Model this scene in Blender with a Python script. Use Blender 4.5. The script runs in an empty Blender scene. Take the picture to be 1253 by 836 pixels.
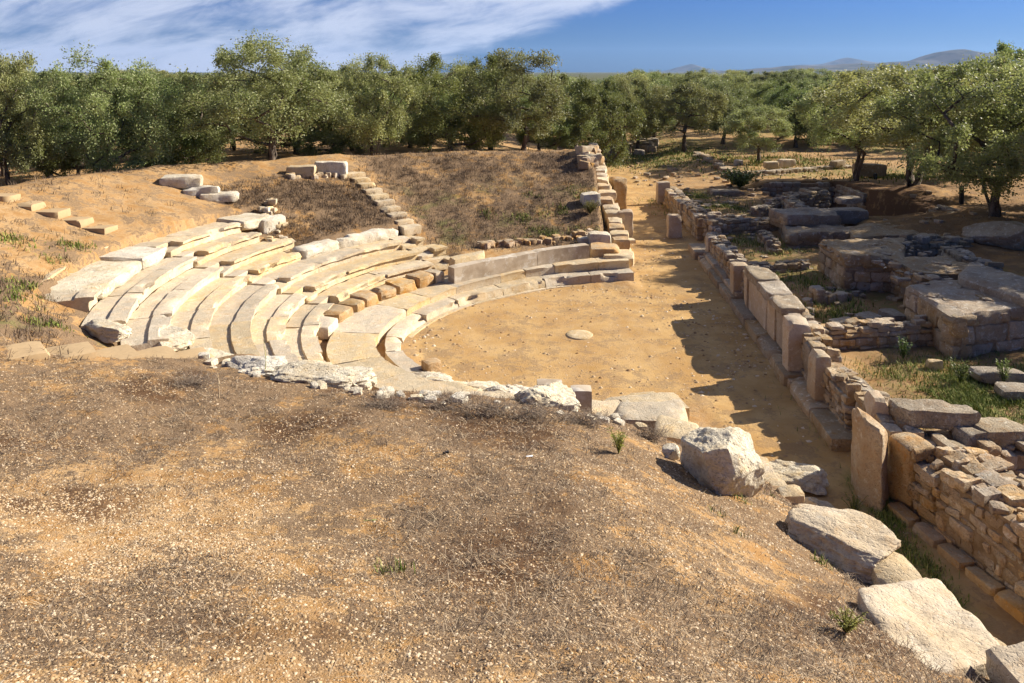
import bpy, math, random
import numpy as np
from mathutils import Vector
random.seed(7)
RNG = np.random.default_rng(7)
SC = bpy.context.scene
COL = SC.collection
pi = math.pi

# ------------------------------------------------------------------ camera
F, H, YH, PIT = 920.0, 7.4, 88.0, math.radians(4)
CY = YH + F*math.tan(PIT)

def P(u, v, z):
    """point of the level plane z that the photograph shows at pixel (u, v)"""
    x = (u-626.5)/F; y = -(v-CY)/F
    dy = math.cos(PIT)+y*math.sin(PIT); dz = -math.sin(PIT)+y*math.cos(PIT)
    t = (z-H)/dz
    return np.array([x*t, dy*t, z])

CX, CYY = P(709, 410, 0)[:2]          # centre of the orchestra (the round stone)

# ------------------------------------------------------------------ noise
def _hash(ix, iy, iz, seed):
    h = (ix.astype(np.int64)*374761393 + iy.astype(np.int64)*668265263 + iz.astype(np.int64)*2147483647 + seed*974634777) & 0xffffffff
    h = ((h ^ (h >> 13))*1274126177) & 0xffffffff
    h = ((h ^ (h >> 16))*2246822519) & 0xffffffff
    return ((h ^ (h >> 15)) & 0xffffff)/float(0xffffff)*2-1

def vnoise(p, seed=0):
    p = np.asarray(p, float)
    i = np.floor(p).astype(np.int64); f = p-i
    f = f*f*f*(f*(f*6-15)+10)
    out = 0
    for dx in (0, 1):
        wx = f[..., 0] if dx else 1-f[..., 0]
        for dy in (0, 1):
            wy = f[..., 1] if dy else 1-f[..., 1]
            for dz in (0, 1):
                wz = f[..., 2] if dz else 1-f[..., 2]
                out = out+wx*wy*wz*_hash(i[..., 0]+dx, i[..., 1]+dy, i[..., 2]+dz, seed)
    return out

def fbm(p, seed=0, octaves=3, gain=.5):
    p = np.asarray(p, float); a = 1; s = 0; n = 0
    for k in range(octaves):
        s = s+a*vnoise(p*(2.03**k)+k*17.3, seed+k*31); n += a; a *= gain
    return s/n

def sstep(a, b, x):
    t = np.clip((np.asarray(x, float)-a)/(b-a), 0, 1)
    return t*t*(3-2*t)

def lerp(a, b, t): return a*(1-t)+b*t

# ------------------------------------------------------------------ ground shape
def xb_left(y):      # right-hand edge of the seating mound (the path begins there)
    return np.interp(y, [-30, 4, 9, 11, 13, 15, 17, 19, 25, 27, 30, 47, 60], [4.2, 4.25, 4.2, 4.3, 4.5, 4.6, 4.4, 4.3, 4.4, 4.5, 4.5, 5.6, 6.5])

def xs_wall(y):      # path-side face of the long stage wall
    return 6.62+.07*(np.asarray(y)-14.5)

def near_h(r):
    q = np.maximum(r-10, -1)
    return 2.02+.25*q+.0062*q*q

def cavea_h(x, y):
    dx, dy = x-CX, y-CYY
    r = np.hypot(dx, dy); th = np.degrees(np.arctan2(dy, dx)) % 360
    th = np.where(th < 30, th+360, th)
    rowg = np.clip((r-4.9)*.29+.02, 0, None)
    # back left: seat slope runs on as a bare bank
    cone = 1.52+.3*(r-10.3)
    left = np.where(r < 13.3, np.minimum(rowg-.42, cone), 2.42+.315*(r-13.3))
    back = np.where(r < 9, .7*sstep(5.5, 7.6, r), .7+.335*(r-9))
    mid = np.where(r < 9.9, rowg-.42, np.maximum(cone, rowg-.2))
    wb = 1-sstep(119, 126, th)
    wl = sstep(146, 154, th)
    base = back*wb+(1-wb)*(mid*(1-wl)+left*wl)
    # rim and the fall behind it
    rim = 18.6+1.0*np.sin(np.radians(th*2+40))*.6
    top = np.where(r > rim-1.2, 0, 1)
    over = np.clip(r-(rim-1.6), 0, None)
    base = base-over*sstep(0, 3.2, over)*.62
    floor_out = 2.35
    base = np.where(r > rim, np.maximum(base, floor_out), base)
    # near half, still buried
    nh = near_h(r)
    cut = sstep(8.3, 9.55, r)
    nh = nh+.36*np.exp(-((th-258)/26)**2)*sstep(8.6, 9.6, r)*(1-sstep(10.5, 15.5, r))
    near = lerp(np.clip(rowg-.42, 0, None), nh, cut)
    near = np.where(r > 20.5, np.minimum(near, near_h(20.5)+.1*(r-20.5)), near)
    near = np.minimum(near, 6.3)
    wn = sstep(214, 224, th)
    wn = np.where(r > 12.5, sstep(203, 226, th), wn)
    lipe = sstep(193, 199, th)*(1-sstep(214, 222, th))*sstep(11.2, 12.6, r)
    base = base*(1-lipe)+np.maximum(base, cone-.12)*lipe
    out = base*(1-wn)+near*wn
    return np.clip(out, 0, None)

TR = dict(x0=14.6, x1=19.3, y0=33.2, y1=44.5)
def ground_macro(x, y):
    x = np.asarray(x, float); y = np.asarray(y, float)
    xb = xb_left(y)
    # mound with its eroded right edge
    cav = cavea_h(x, y)
    near = sstep(20, 17, y)
    wid = .55
    e = np.clip((x-(xb-wid-.42))/wid, 0, 1)
    zedge = np.interp(y, [-30, 4, 6.5, 8.15, 9.5, 11.2, 12.5, 13.6, 14.5], [4.8, 3.0, 2.2, 1.85, 1.6, 1.1, .55, .12, 0])
    xe = xb-.35
    t = np.clip((x-.6)/(xe-.6), 0, 1)**1.45
    cavn = np.where(y > 12, np.minimum(cav, lerp(cav, zedge, t)), lerp(cav, zedge, t))
    cavn = cavn*(1-sstep(0, 1, (x-xe)/.35))
    cavf = cav*(1-sstep(.0, 1, e))
    cav = lerp(cavf, cavn, near)
    cav = np.where(x >= xb, 0, cav)
    # plain right of the path
    rise = .022*np.clip(y-45, 0, 55)
    xs = xs_wall(y)
    room = .38*sstep(.5, 1.0, x-xs)*sstep(10, 12.5, y)
    east = 1.0*sstep(13.8, 15.6, x+.0*y)*sstep(8, 14, y)
    nrth = sstep(42, 50, y)
    plain = np.maximum(room, east)*(1-nrth)+nrth*.55*sstep(9, 16, x)+rise
    # dug trench between ruins and trees
    tr = sstep(TR['x0'], TR['x0']+.5, x)*(1-sstep(TR['x1']-.5, TR['x1'], x))*sstep(TR['y0'], TR['y0']+.5, y)*(1-sstep(TR['y1']-.5, TR['y1'], y))
    plain = plain-1.7*tr
    # earth bank round the big olive
    for bx, by, bh, br in ((20.9, 38.2, .6, 1.9), (19.8, 30.9, .5, 2.2)):
        plain = plain+bh*np.exp(-((x-bx)**2+(y-by)**2)/br**2)
    z = np.where(x < xb, cav, plain)
    # behind the hill on the right the mound foot meets the plain
    far = sstep(44, 58, y)
    outl = 2.35*(1-sstep(-10, 14, x))+rise*.6
    z = lerp(z, np.maximum(plain*sstep(2, 8, x), outl*(1-sstep(3, 9, x))), far)
    d = np.hypot(x, y)
    z = np.where(d > 150, z*np.clip(1-(d-150)/400, .0, 1)+0.5*np.clip((d-150)/400, 0, 1), z)
    return z

def rough_w(x, y):
    r = np.hypot(x-CX, y-CYY)
    orch = 1-sstep(4.4, 5.0, r)
    path = sstep(-.4, .2, x-xb_left(y))*(1-sstep(.2, 1.0, x-xs_wall(y)))
    return 1-np.clip(np.maximum(orch, path), 0, 1)*.8

def ground_h(x, y):
    x = np.asarray(x, float); y = np.asarray(y, float)
    z = ground_macro(x, y)
    p = np.stack([x, y, 0*x], -1)
    w = rough_w(x, y)
    n = fbm(p*.55, 3, 2)*.11+fbm(p*2.1, 5, 3)*.045+fbm(p*8.0, 9, 2)*.016
    return z+n*w

# ------------------------------------------------------------------ mesh helpers
def new_mesh(name, V, Fc, mat, parent=None, smooth=False, rnd=None, attrs=None):
    me = bpy.data.meshes.new(name)
    V = np.asarray(V, np.float32)
    if isinstance(Fc, np.ndarray):
        n, k = Fc.shape
        me.vertices.add(len(V)); me.vertices.foreach_set('co', V.ravel())
        me.loops.add(n*k); me.loops.foreach_set('vertex_index', Fc.astype(np.int32).ravel())
        me.polygons.add(n); me.polygons.foreach_set('loop_start', np.arange(0, n*k, k, dtype=np.int32))
        me.update(calc_edges=True)
    else:
        me.from_pydata(V.tolist(), [], Fc)
    if rnd is not None:
        a = me.attributes.new('rnd', 'FLOAT', 'POINT'); a.data.foreach_set('value', np.asarray(rnd, np.float32))
    for k, val in (attrs or {}).items():
        a = me.attributes.new(k, 'FLOAT', 'POINT'); a.data.foreach_set('value', np.asarray(val, np.float32))
    if smooth:
        me.polygons.foreach_set('use_smooth', np.ones(len(me.polygons), bool))
    me.materials.append(mat)
    me.validate(); me.update()
    if smooth == 'edge': me.set_sharp_from_angle(angle=math.radians(32))
    o = bpy.data.objects.new(name, me); COL.objects.link(o)
    if parent is not None: o.parent = parent
    return o

def tag(o, label=None, cat=None, group=None, kind=None):
    if label: o['label'] = label
    if cat: o['category'] = cat
    if group: o['group'] = group
    if kind: o['kind'] = kind
    return o

def thing(name, label, cat, loc=(0, 0, 0), group=None):
    o = bpy.data.objects.new(name, None); COL.objects.link(o)
    o.empty_display_size = .2
    o.location = loc
    return tag(o, label, cat, group)

def keep(o, root):
    """parent o to root while its vertices stay where they are in the world"""
    o.parent = root
    o.location = -root.location
    return o

_LAT = {}
def lattice(nx, ny, nz):
    key = (nx, ny, nz)
    if key in _LAT: return _LAT[key]
    idx = {}; pts = []; faces = []
    def vid(i, j, k):
        t = (i, j, k)
        if t not in idx:
            idx[t] = len(pts); pts.append((i/nx*2-1, j/ny*2-1, k/nz*2-1))
        return idx[t]
    for i in range(nx):
        for j in range(ny):
            faces.append((vid(i, j, 0), vid(i, j+1, 0), vid(i+1, j+1, 0), vid(i+1, j, 0)))
            faces.append((vid(i, j, nz), vid(i+1, j, nz), vid(i+1, j+1, nz), vid(i, j+1, nz)))
    for i in range(nx):
        for k in range(nz):
            faces.append((vid(i, 0, k), vid(i+1, 0, k), vid(i+1, 0, k+1), vid(i, 0, k+1)))
            faces.append((vid(i, ny, k), vid(i, ny, k+1), vid(i+1, ny, k+1), vid(i+1, ny, k)))
    for j in range(ny):
        for k in range(nz):
            faces.append((vid(0, j, k), vid(0, j, k+1), vid(0, j+1, k+1), vid(0, j+1, k)))
            faces.append((vid(nx, j, k), vid(nx, j+1, k), vid(nx, j+1, k+1), vid(nx, j, k+1)))
    _LAT[key] = (np.array(pts), np.array(faces, np.int32))
    return _LAT[key]

def hexa(corners, n=(4, 4, 3), k=9, rough=.02, freq=2.5, seed=0, chip=0.0, oct=4, cuts=5):
    """stone filling eight corners (x-, x+ by y-, y+ by z-, z+): rounded arrises, worn faces"""
    L, Fc = lattice(*n)
    a = np.abs(L)+1e-9
    k = max(k*1.9, 9) if k < 20 else k
    q = L*(a.max(1)/((a**k).sum(1))**(1/k))[:, None]
    rq = np.random.default_rng(seed*77+int(abs(corners[0][0])*1000)+int(abs(corners[0][1])*997))
    for _ in range(cuts if k < 60 else 0):        # broken corners and arrises
        nv = rq.choice([-1.0, 1.0], 3)*rq.uniform(.25, 1, 3)
        nv[rq.integers(0, 3)] *= rq.uniform(0, .7)
        nv /= np.linalg.norm(nv)
        reach = np.abs(nv).sum()
        q = q-np.clip(q@nv-reach*rq.uniform(.74, .95), 0, None)[:, None]*nv
    s = (q+1)/2
    c = np.asarray(corners, float).reshape(2, 2, 2, 3)     # [ix][iy][iz]
    out = 0
    for ix in (0, 1):
        for iy in (0, 1):
            for iz in (0, 1):
                w = (s[:, 0] if ix else 1-s[:, 0])*(s[:, 1] if iy else 1-s[:, 1])*(s[:, 2] if iz else 1-s[:, 2])
                out = out+w[:, None]*c[ix, iy, iz]
    cen = out.mean(0)
    dirn = q/np.linalg.norm(q, axis=1)[:, None]
    ax = np.stack([c[1].mean((0, 1))-c[0].mean((0, 1)), c[:, 1].mean((0, 1))-c[:, 0].mean((0, 1)), c[:, :, 1].mean((0, 1))-c[:, :, 0].mean((0, 1))])
    ax = ax/np.linalg.norm(ax, axis=1)[:, None]
    D = dirn@ax
    off = seed*7.31
    d = fbm(out*freq+off, seed, oct, .55)*rough
    if chip:
        cn = vnoise(out*freq*.7+off+50, seed+3)
        d = d-np.clip(cn-.1, 0, 1)*chip*((a > .6).sum(1) >= 2)
    out = out+D*d[:, None]
    return out, Fc

def box_corners(cx, cy, z0, sx, sy, sz, rot=0, jit=0.0, rg=random, tilt=(0, 0)):
    ca, sa = math.cos(rot), math.sin(rot); out = []
    for ix in (-1, 1):
        for iy in (-1, 1):
            for iz in (0, 1):
                x = ix*sx/2+rg.uniform(-jit, jit); y = iy*sy/2+rg.uniform(-jit, jit)
                z = iz*sz+(rg.uniform(-jit, jit) if iz else 0)+tilt[0]*x+tilt[1]*y
                out.append((cx+x*ca-y*sa, cy+x*sa+y*ca, z0+z))
    return out

def quad_corners(q, z0, z1):
    """q: p(x-,y-), p(x+,y-), p(x+,y+), p(x-,y+) in plan"""
    z1 = z1 if hasattr(z1, '__len__') else [z1]*4
    a, b, c, d = q
    return [(a[0], a[1], z0), (a[0], a[1], z1[0]), (d[0], d[1], z0), (d[0], d[1], z1[3]),
            (b[0], b[1], z0), (b[0], b[1], z1[1]), (c[0], c[1], z0), (c[0], c[1], z1[2])]

def heap_thing(label, mats, stones):
    c = np.mean([v.mean(0) for v, f in stones], 0)
    root = thing('rubble_heap', label, 'stone heap', tuple(c))
    for v, f in stones:
        o = new_mesh('stone', v, f, random.choice(mats), None, 'edge', np.full(len(v), random.random())); keep(o, root)
    return root

class Heap:
    """gathers stones of one masonry part into a single mesh"""
    def __init__(s): s.V = []; s.F = []; s.R = []; s.n = 0
    def add(s, vf, r=None):
        v, f = vf
        s.V.append(v); s.F.append(f+s.n); s.n += len(v)
        s.R.append(np.full(len(v), random.random() if r is None else r))
    def build(s, name, mat, parent=None, smooth='edge', world=True):
        o = new_mesh(name, np.concatenate(s.V), np.concatenate(s.F), mat, None, smooth, np.concatenate(s.R))
        if parent is not None: keep(o, parent)
        return o

def stone_obj(name, corners, mat, parent=None, label=None, cat=None, group=None, smooth='edge', **kw):
    h = Heap(); h.add(hexa(corners, **kw))
    o = h.build(name, mat, parent, smooth)
    if label: tag(o, label, cat, group)
    if parent is None: recentre(o)
    return o

def recentre(o):
    me = o.data
    n = len(me.vertices); co = np.empty(n*3, np.float32); me.vertices.foreach_get('co', co); co = co.reshape(-1, 3)
    c = np.array([(co[:, 0].min()+co[:, 0].max())/2, (co[:, 1].min()+co[:, 1].max())/2, co[:, 2].min()])
    me.vertices.foreach_set('co', (co-c).astype(np.float32).ravel()); me.update()
    o.location = c
    return o

def boulder(name, loc, size, mat, seed, label=None, cat='rock', group=None, rot=0, k=3.2, facets=9, rough=.12, n=16, parent=None, tilt=0):
    L, Fc = lattice(n, n, n)
    a = np.abs(L)+1e-9
    q = L*(a.max(1)/((a**k).sum(1))**(1/k))[:, None]
    rg = np.random.default_rng(seed)
    for _ in range(facets):
        nrm = rg.normal(size=3); nrm /= np.linalg.norm(nrm)
        h = rg.uniform(.58, .9)
        dd = q@nrm
        q = q-np.clip(dd-h, 0, None)[:, None]*nrm*.92
    dirn = q/np.linalg.norm(q, axis=1)[:, None]
    q = q+dirn*(fbm(q*1.3+seed*3.1, seed, 2)*rough+fbm(q*3.6+seed, seed+5, 4, .6)*rough*.75)[:, None]
    pits = np.clip(vnoise(q*7+seed*1.7, seed+8)-.25, 0, 1); q = q-dirn*(pits*rough*.5)[:, None]
    sz = np.array(size)/2
    v = q*sz
    cr, sr = math.cos(tilt), math.sin(tilt)
    v = np.stack([v[:, 0]*cr-v[:, 2]*sr, v[:, 1], v[:, 0]*sr+v[:, 2]*cr], 1)
    ca, sa = math.cos(rot), math.sin(rot)
    v = np.stack([v[:, 0]*ca-v[:, 1]*sa, v[:, 0]*sa+v[:, 1]*ca, v[:, 2]+sz[2]], 1)
    o = new_mesh(name, v, Fc, mat, None, 'edge', np.full(len(v), rg.random()))
    o.location = loc
    if label: tag(o, label, cat, group)
    return o

# ------------------------------------------------------------------ materials
def mat_new(name, rough=.9, spec=.2):
    m = bpy.data.materials.new(name); m.use_nodes = True
    nt = m.node_tree; nt.nodes.clear()
    out = nt.nodes.new('ShaderNodeOutputMaterial'); b = nt.nodes.new('ShaderNodeBsdfPrincipled')
    b.inputs['Roughness'].default_value = rough
    b.inputs['Specular IOR Level'].default_value = spec
    nt.links.new(b.outputs[0], out.inputs[0])
    return m, nt, b

class N:
    """tiny node-building shorthand"""
    def __init__(s, nt): s.nt = nt
    def link(s, a, b): s.nt.links.new(a, b)
    def _set(s, sock, v):
        if hasattr(v, 'is_linked') or isinstance(v, bpy.types.NodeSocket): s.link(v, sock)
        else: sock.default_value = v
    def pos(s):
        return s.nt.nodes.new('ShaderNodeNewGeometry').outputs['Position']
    def normal(s):
        return s.nt.nodes.new('ShaderNodeNewGeometry').outputs['Normal']
    def attr(s, name):
        n = s.nt.nodes.new('ShaderNodeAttribute'); n.attribute_name = name; return n.outputs['Fac']
    def noise(s, vec, scale, detail=4, rough=.6, dist=0):
        n = s.nt.nodes.new('ShaderNodeTexNoise'); s.link(vec, n.inputs['Vector'])
        n.inputs['Scale'].default_value = scale; n.inputs['Detail'].default_value = detail
        n.inputs['Roughness'].default_value = rough; n.inputs['Distortion'].default_value = dist
        return n.outputs['Fac']
    def voro(s, vec, scale, feat='F1', out='Distance'):
        n = s.nt.nodes.new('ShaderNodeTexVoronoi'); n.feature = feat; s.link(vec, n.inputs['Vector'])
        n.inputs['Scale'].default_value = scale
        return n.outputs[out]
    def ramp(s, fac, a, b):
        n = s.nt.nodes.new('ShaderNodeMapRange'); n.interpolation_type = 'SMOOTHSTEP'
        s._set(n.inputs[0], fac); n.inputs[1].default_value = a; n.inputs[2].default_value = b
        return n.outputs[0]
    def math(s, op, a, b=0.0, clamp=False):
        n = s.nt.nodes.new('ShaderNodeMath'); n.operation = op; n.use_clamp = clamp
        s._set(n.inputs[0], a); s._set(n.inputs[1], b)
        return n.outputs[0]
    def mix(s, fac, a, b):
        n = s.nt.nodes.new('ShaderNodeMix'); n.data_type = 'RGBA'
        s._set(n.inputs['Factor'], fac)
        for sock, v in ((n.inputs[6], a), (n.inputs[7], b)):
            if isinstance(v, tuple): sock.default_value = (*v, 1)
            else: s.link(v, sock)
        return n.outputs[2]
    def bump(s, h, strength=.5, dist=.02):
        n = s.nt.nodes.new('ShaderNodeBump'); n.inputs['Strength'].default_value = strength
        n.inputs['Distance'].default_value = dist; s.link(h, n.inputs['Height'])
        return n.outputs[0]
    def sep(s, v):
        n = s.nt.nodes.new('ShaderNodeSeparateXYZ'); s.link(v, n.inputs[0]); return n.outputs
    def scalev(s, v, sc):
        n = s.nt.nodes.new('ShaderNodeVectorMath'); n.operation = 'MULTIPLY'
        s.link(v, n.inputs[0]); n.inputs[1].default_value = sc; return n.outputs[0]

def stone_mat(name, light, mid, warm, patina=.6, crust=.4, spots=.5, var=.35, bump=.6, patcol=(.35, .29, .205), plo=.4):
    """weathered limestone: cream body, ochre stains, grey patina on exposed tops, pale crust and dark lichen"""
    m, nt, b = mat_new(name, .92, .15)
    g = N(nt); p = g.pos(); r = g.attr('rnd')
    n1 = g.noise(p, 1.3, 5, .62); n2 = g.noise(p, 5.5, 6, .7); n3 = g.noise(p, 23, 5, .7)
    c = g.mix(g.ramp(n1, .35, .65), mid, light)
    c = g.mix(g.math('MULTIPLY', g.ramp(n2, .5, .72), .75), c, warm)
    c = g.mix(g.math('MULTIPLY', g.ramp(n3, .45, .75), .35), c, tuple(v*.55 for v in mid))
    nz = g.sep(g.normal())[2]
    up = g.ramp(nz, .25, .85)
    pat = g.math('MULTIPLY', g.math('MULTIPLY', up, g.ramp(g.noise(p, 2.6, 7, .72), plo, plo+.22)), patina)
    c = g.mix(pat, c, patcol)
    cr = g.math('MULTIPLY', g.ramp(g.noise(p, 6.5, 7, .75, .4), .54, .64), crust)
    c = g.mix(cr, c, (.69, .64, .52))
    sp = g.math('MULTIPLY', g.math('MULTIPLY', g.ramp(g.noise(p, 17, 6, .75, .3), .56, .66), g.ramp(g.noise(p, 2.1, 3), .42, .6)), spots)
    c = g.mix(sp, c, (.075, .068, .06))
    # every stone its own tone
    hs = nt.nodes.new('ShaderNodeHueSaturation'); g.link(c, hs.inputs['Color'])
    v = g.math('ADD', g.math('MULTIPLY', r, var), 1-var*.5)
    g.link(v, hs.inputs['Value']); 
    sat = g.math('ADD', g.math('MULTIPLY', g.math('FRACT', g.math('MULTIPLY', r, 7.13)), .4), .8)
    g.link(sat, hs.inputs['Saturation'])
    g.link(hs.outputs[0], b.inputs['Base Color'])
    hgt = g.math('ADD', g.math('MULTIPLY', n2, .7), g.math('ADD', g.math('MULTIPLY', n3, .35), g.math('MULTIPLY', g.noise(p, 70, 3, .7), .12)))
    pit = g.ramp(g.noise(p, 32, 2, .5), .33, .46)
    hgt = g.math('ADD', hgt, g.math('MULTIPLY', pit, .25))
    g.link(g.bump(hgt, bump, .05), b.inputs['Normal'])
    return m

M_SEAT = stone_mat('seat_limestone', (.64, .53, .365), (.57, .435, .265), (.47, .30, .13), patina=.78, crust=.42, spots=.42, var=.26, bump=.7, patcol=(.43, .36, .255), plo=.36)
M_PALE = stone_mat('pale_limestone', (.70, .64, .51), (.57, .48, .34), (.47, .33, .16), patina=.25, crust=.95, spots=.85, var=.16, bump=1.0)
M_WALL = stone_mat('wall_limestone', (.46, .365, .25), (.37, .26, .15), (.37, .205, .08), patina=.75, crust=.55, spots=.9, var=.5, bump=1.1)
M_PANEL = stone_mat('dressed_limestone', (.50, .41, .30), (.44, .33, .22), (.44, .26, .115), patina=.85, crust=.35, spots=.6, var=.24, bump=.6)
M_GREY = stone_mat('grey_limestone', (.42, .35, .255), (.31, .24, .16), (.30, .185, .085), patina=.6, crust=.6, spots=1.0, var=.35, bump=1.2)
M_TAN = stone_mat('tan_limestone', (.56, .46, .32), (.47, .36, .22), (.44, .28, .13), patina=.3, crust=.35, spots=.3, var=.15, bump=.7)
M_ORANGE = stone_mat('ochre_stone', (.50, .37, .225), (.44, .28, .135), (.44, .21, .06), patina=.6, crust=.3, spots=.45, var=.3, bump=.9)  # warm tone deepened: iron stain plus orange bounced light put into the colour
M_TOP = stone_mat('ruin_top', (.42, .33, .22), (.33, .235, .14), (.34, .19, .085), patina=.5, crust=.6, spots=.9, var=.1, bump=1.2)

M_RUST_BOUNCE = stone_mat('rust_and_bounce_limestone', (.50, .385, .25), (.42, .28, .15), (.42, .215, .075), patina=.6, crust=.45, spots=.7, var=.45, bump=1.1)  # slab's orange holds both rust stain and painted warm bounce light

def mortar_mat():
    m, nt, b = mat_new('earth_mortar', .95, .1); g = N(nt); p = g.pos()
    c = g.mix(g.ramp(g.noise(p, 6, 5), .35, .65), (.23, .15, .08), (.34, .245, .15))
    g.link(c, b.inputs['Base Color']); g.link(g.bump(g.noise(p, 40, 4, .7), .8, .03), b.inputs['Normal'])
    return m
M_MORTAR = mortar_mat()

def concrete_mat():
    m, nt, b = mat_new('weathered_render', .85, .2); g = N(nt); p = g.pos()
    n = g.noise(p, 1.6, 5, .65)
    c = g.mix(g.ramp(n, .35, .62), (.33, .26, .18), (.47, .39, .29))
    wh = g.math('MULTIPLY', g.ramp(g.noise(p, 2.4, 6, .7), .53, .62), .6)
    c = g.mix(wh, c, (.62, .58, .5))
    g.link(c, b.inputs['Base Color']); g.link(g.bump(g.noise(p, 30, 4, .7), .3, .02), b.inputs['Normal'])
    return m
M_CONC = concrete_mat()

def ground_mat():
    m, nt, b = mat_new('dry_earth', .95, .1)
    g = N(nt); p = g.pos()
    dry, green, grav, orch, dark = (g.attr(k) for k in ('dry', 'green', 'gravel', 'beaten', 'humus'))
    nL = g.noise(p, .5, 4, .6); nM = g.noise(p, 2.2, 6, .68, .3); nS = g.noise(p, 11, 6, .72); nF = g.noise(p, 48, 4, .7)
    # ochre soil
    soil = g.mix(g.ramp(nM, .32, .68), (.31, .172, .064), (.45, .295, .138))
    soil = g.mix(g.math('MULTIPLY', g.ramp(nS, .5, .75), .5), soil, (.25, .12, .045))
    # beaten orchestra floor
    beat = g.mix(g.ramp(g.noise(p, .8, 6, .65), .35, .65), (.385, .225, .080), (.485, .315, .132))
    beat = g.mix(g.math('MULTIPLY', g.ramp(nS, .52, .72), .3), beat, (.34, .19, .075))
    beat = g.mix(g.math('MULTIPLY', g.ramp(nF, .6, .78), .28), beat, (.60, .44, .26))
    c = g.mix(orch, soil, beat)
    # gravel chips: cells of their own colour
    v = nt.nodes.new('ShaderNodeTexVoronoi'); wv = nt.nodes.new('ShaderNodeVectorMath'); wv.operation = 'ADD'; g.link(p, wv.inputs[0])
    wn_ = nt.nodes.new('ShaderNodeTexNoise'); g.link(p, wn_.inputs['Vector']); wn_.inputs['Scale'].default_value = 31; wn_.inputs['Detail'].default_value = 3
    g.link(g.scalev(wn_.outputs['Color'], (.035, .035, .035)), wv.inputs[1])
    g.link(wv.outputs[0], v.inputs['Vector']); v.inputs['Scale'].default_value = 58
    v2 = nt.nodes.new('ShaderNodeTexVoronoi'); g.link(p, v2.inputs['Vector']); v2.inputs['Scale'].default_value = 90
    chip = g.mix(g.sep(v.outputs['Color'])[0], (.27, .155, .07), (.50, .37, .23))
    chip2 = g.mix(g.sep(v2.outputs['Color'])[1], (.22, .125, .055), (.56, .44, .29))
    chip = g.mix(g.ramp(g.sep(v.outputs['Color'])[2], .3, .5), chip, chip2)
    pres = g.ramp(g.math('ADD', g.math('MULTIPLY', nS, .5), g.math('MULTIPLY', nM, .6)), .45, .66)
    c = g.mix(g.math('MULTIPLY', g.math('MULTIPLY', pres, grav), .85), c, chip)
    # thatch of dead grass: grey-brown fibres
    fib = g.noise(g.scalev(p, (30, 90, 40)), 1, 5, .75, 1.5)
    fib2 = g.noise(g.scalev(p, (110, 36, 50)), 1, 4, .75, 1.2)
    thatch = g.mix(g.ramp(fib, .40, .62), (.105, .065, .037), (.28, .192, .115))
    thatch = g.mix(g.math('MULTIPLY', g.ramp(fib2, .56, .7), .6), thatch, (.33, .24, .155))
    msk = g.ramp(g.math('ADD', g.math('MULTIPLY', nM, .55), g.math('ADD', g.math('MULTIPLY', nS, .3), g.math('MULTIPLY', nL, .35))), .50, .66)
    dm = g.math('MULTIPLY', g.ramp(g.math('ADD', dry, g.math('SUBTRACT', msk, .5)), .3, .75), .92)
    c = g.mix(dm, c, thatch)
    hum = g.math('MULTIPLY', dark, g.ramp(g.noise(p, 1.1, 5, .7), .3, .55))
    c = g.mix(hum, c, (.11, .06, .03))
    gm = g.math('MULTIPLY', green, g.ramp(g.noise(p, 2.8, 5, .7), .42, .56))
    grass = g.mix(g.ramp(fib, .35, .65), (.065, .095, .018), (.17, .19, .05))
    c = g.mix(gm, c, grass)
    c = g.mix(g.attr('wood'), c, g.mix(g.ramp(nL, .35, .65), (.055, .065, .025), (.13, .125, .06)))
    g.link(c, b.inputs['Base Color'])
    h = g.math('ADD', g.math('MULTIPLY', nS, .5), g.math('MULTIPLY', nF, .35))
    h = g.math('SUBTRACT', h, g.math('MULTIPLY', g.math('MULTIPLY', v.outputs['Distance'], grav), .3))
    h = g.math('ADD', h, g.math('MULTIPLY', g.math('MULTIPLY', fib, dm), .5))
    g.link(g.bump(h, .75, .035), b.inputs['Normal'])
    return m
M_GROUND = ground_mat()

def leaf_mat(name, a, c2, under, dead=(.22, .17, .10), transl=.25):
    m = bpy.data.materials.new(name); m.use_nodes = True; nt = m.node_tree; nt.nodes.clear(); g = N(nt)
    out = nt.nodes.new('ShaderNodeOutputMaterial'); d = nt.nodes.new('ShaderNodeBsdfPrincipled'); t = nt.nodes.new('ShaderNodeBsdfTranslucent')
    d.inputs['Roughness'].default_value = .55; d.inputs['Specular IOR Level'].default_value = .35
    r = g.attr('rnd'); oi = nt.nodes.new('ShaderNodeObjectInfo').outputs['Random']
    c = g.mix(r, a, c2)
    c = g.mix(g.ramp(r, .93, .97), c, dead)
    hs = nt.nodes.new('ShaderNodeHueSaturation'); g.link(c, hs.inputs['Color'])
    g.link(g.math('ADD', g.math('MULTIPLY', oi, .7), .74), hs.inputs['Value'])
    g.link(g.math('ADD', g.math('MULTIPLY', g.math('FRACT', g.math('MULTIPLY', oi, 9.7)), .05), .472), hs.inputs['Hue'])
    bf = nt.nodes.new('ShaderNodeNewGeometry').outputs['Backfacing']
    c = g.mix(g.math('MULTIPLY', bf, .6), hs.outputs[0], under)
    g.link(c, d.inputs['Base Color']); g.link(hs.outputs[0], t.inputs['Color'])
    mx = nt.nodes.new('ShaderNodeMixShader'); mx.inputs[0].default_value = transl
    g.link(d.outputs[0], mx.inputs[1]); g.link(t.outputs[0], mx.inputs[2]); g.link(mx.outputs[0], out.inputs[0])
    return m
M_LEAF = leaf_mat('olive_leaves', (.135, .165, .046), (.32, .345, .12), (.33, .335, .19), transl=.36)
M_LEAF2 = leaf_mat('evergreen_leaves', (.105, .138, .034), (.25, .285, .08), (.23, .25, .10), transl=.36)
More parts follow.
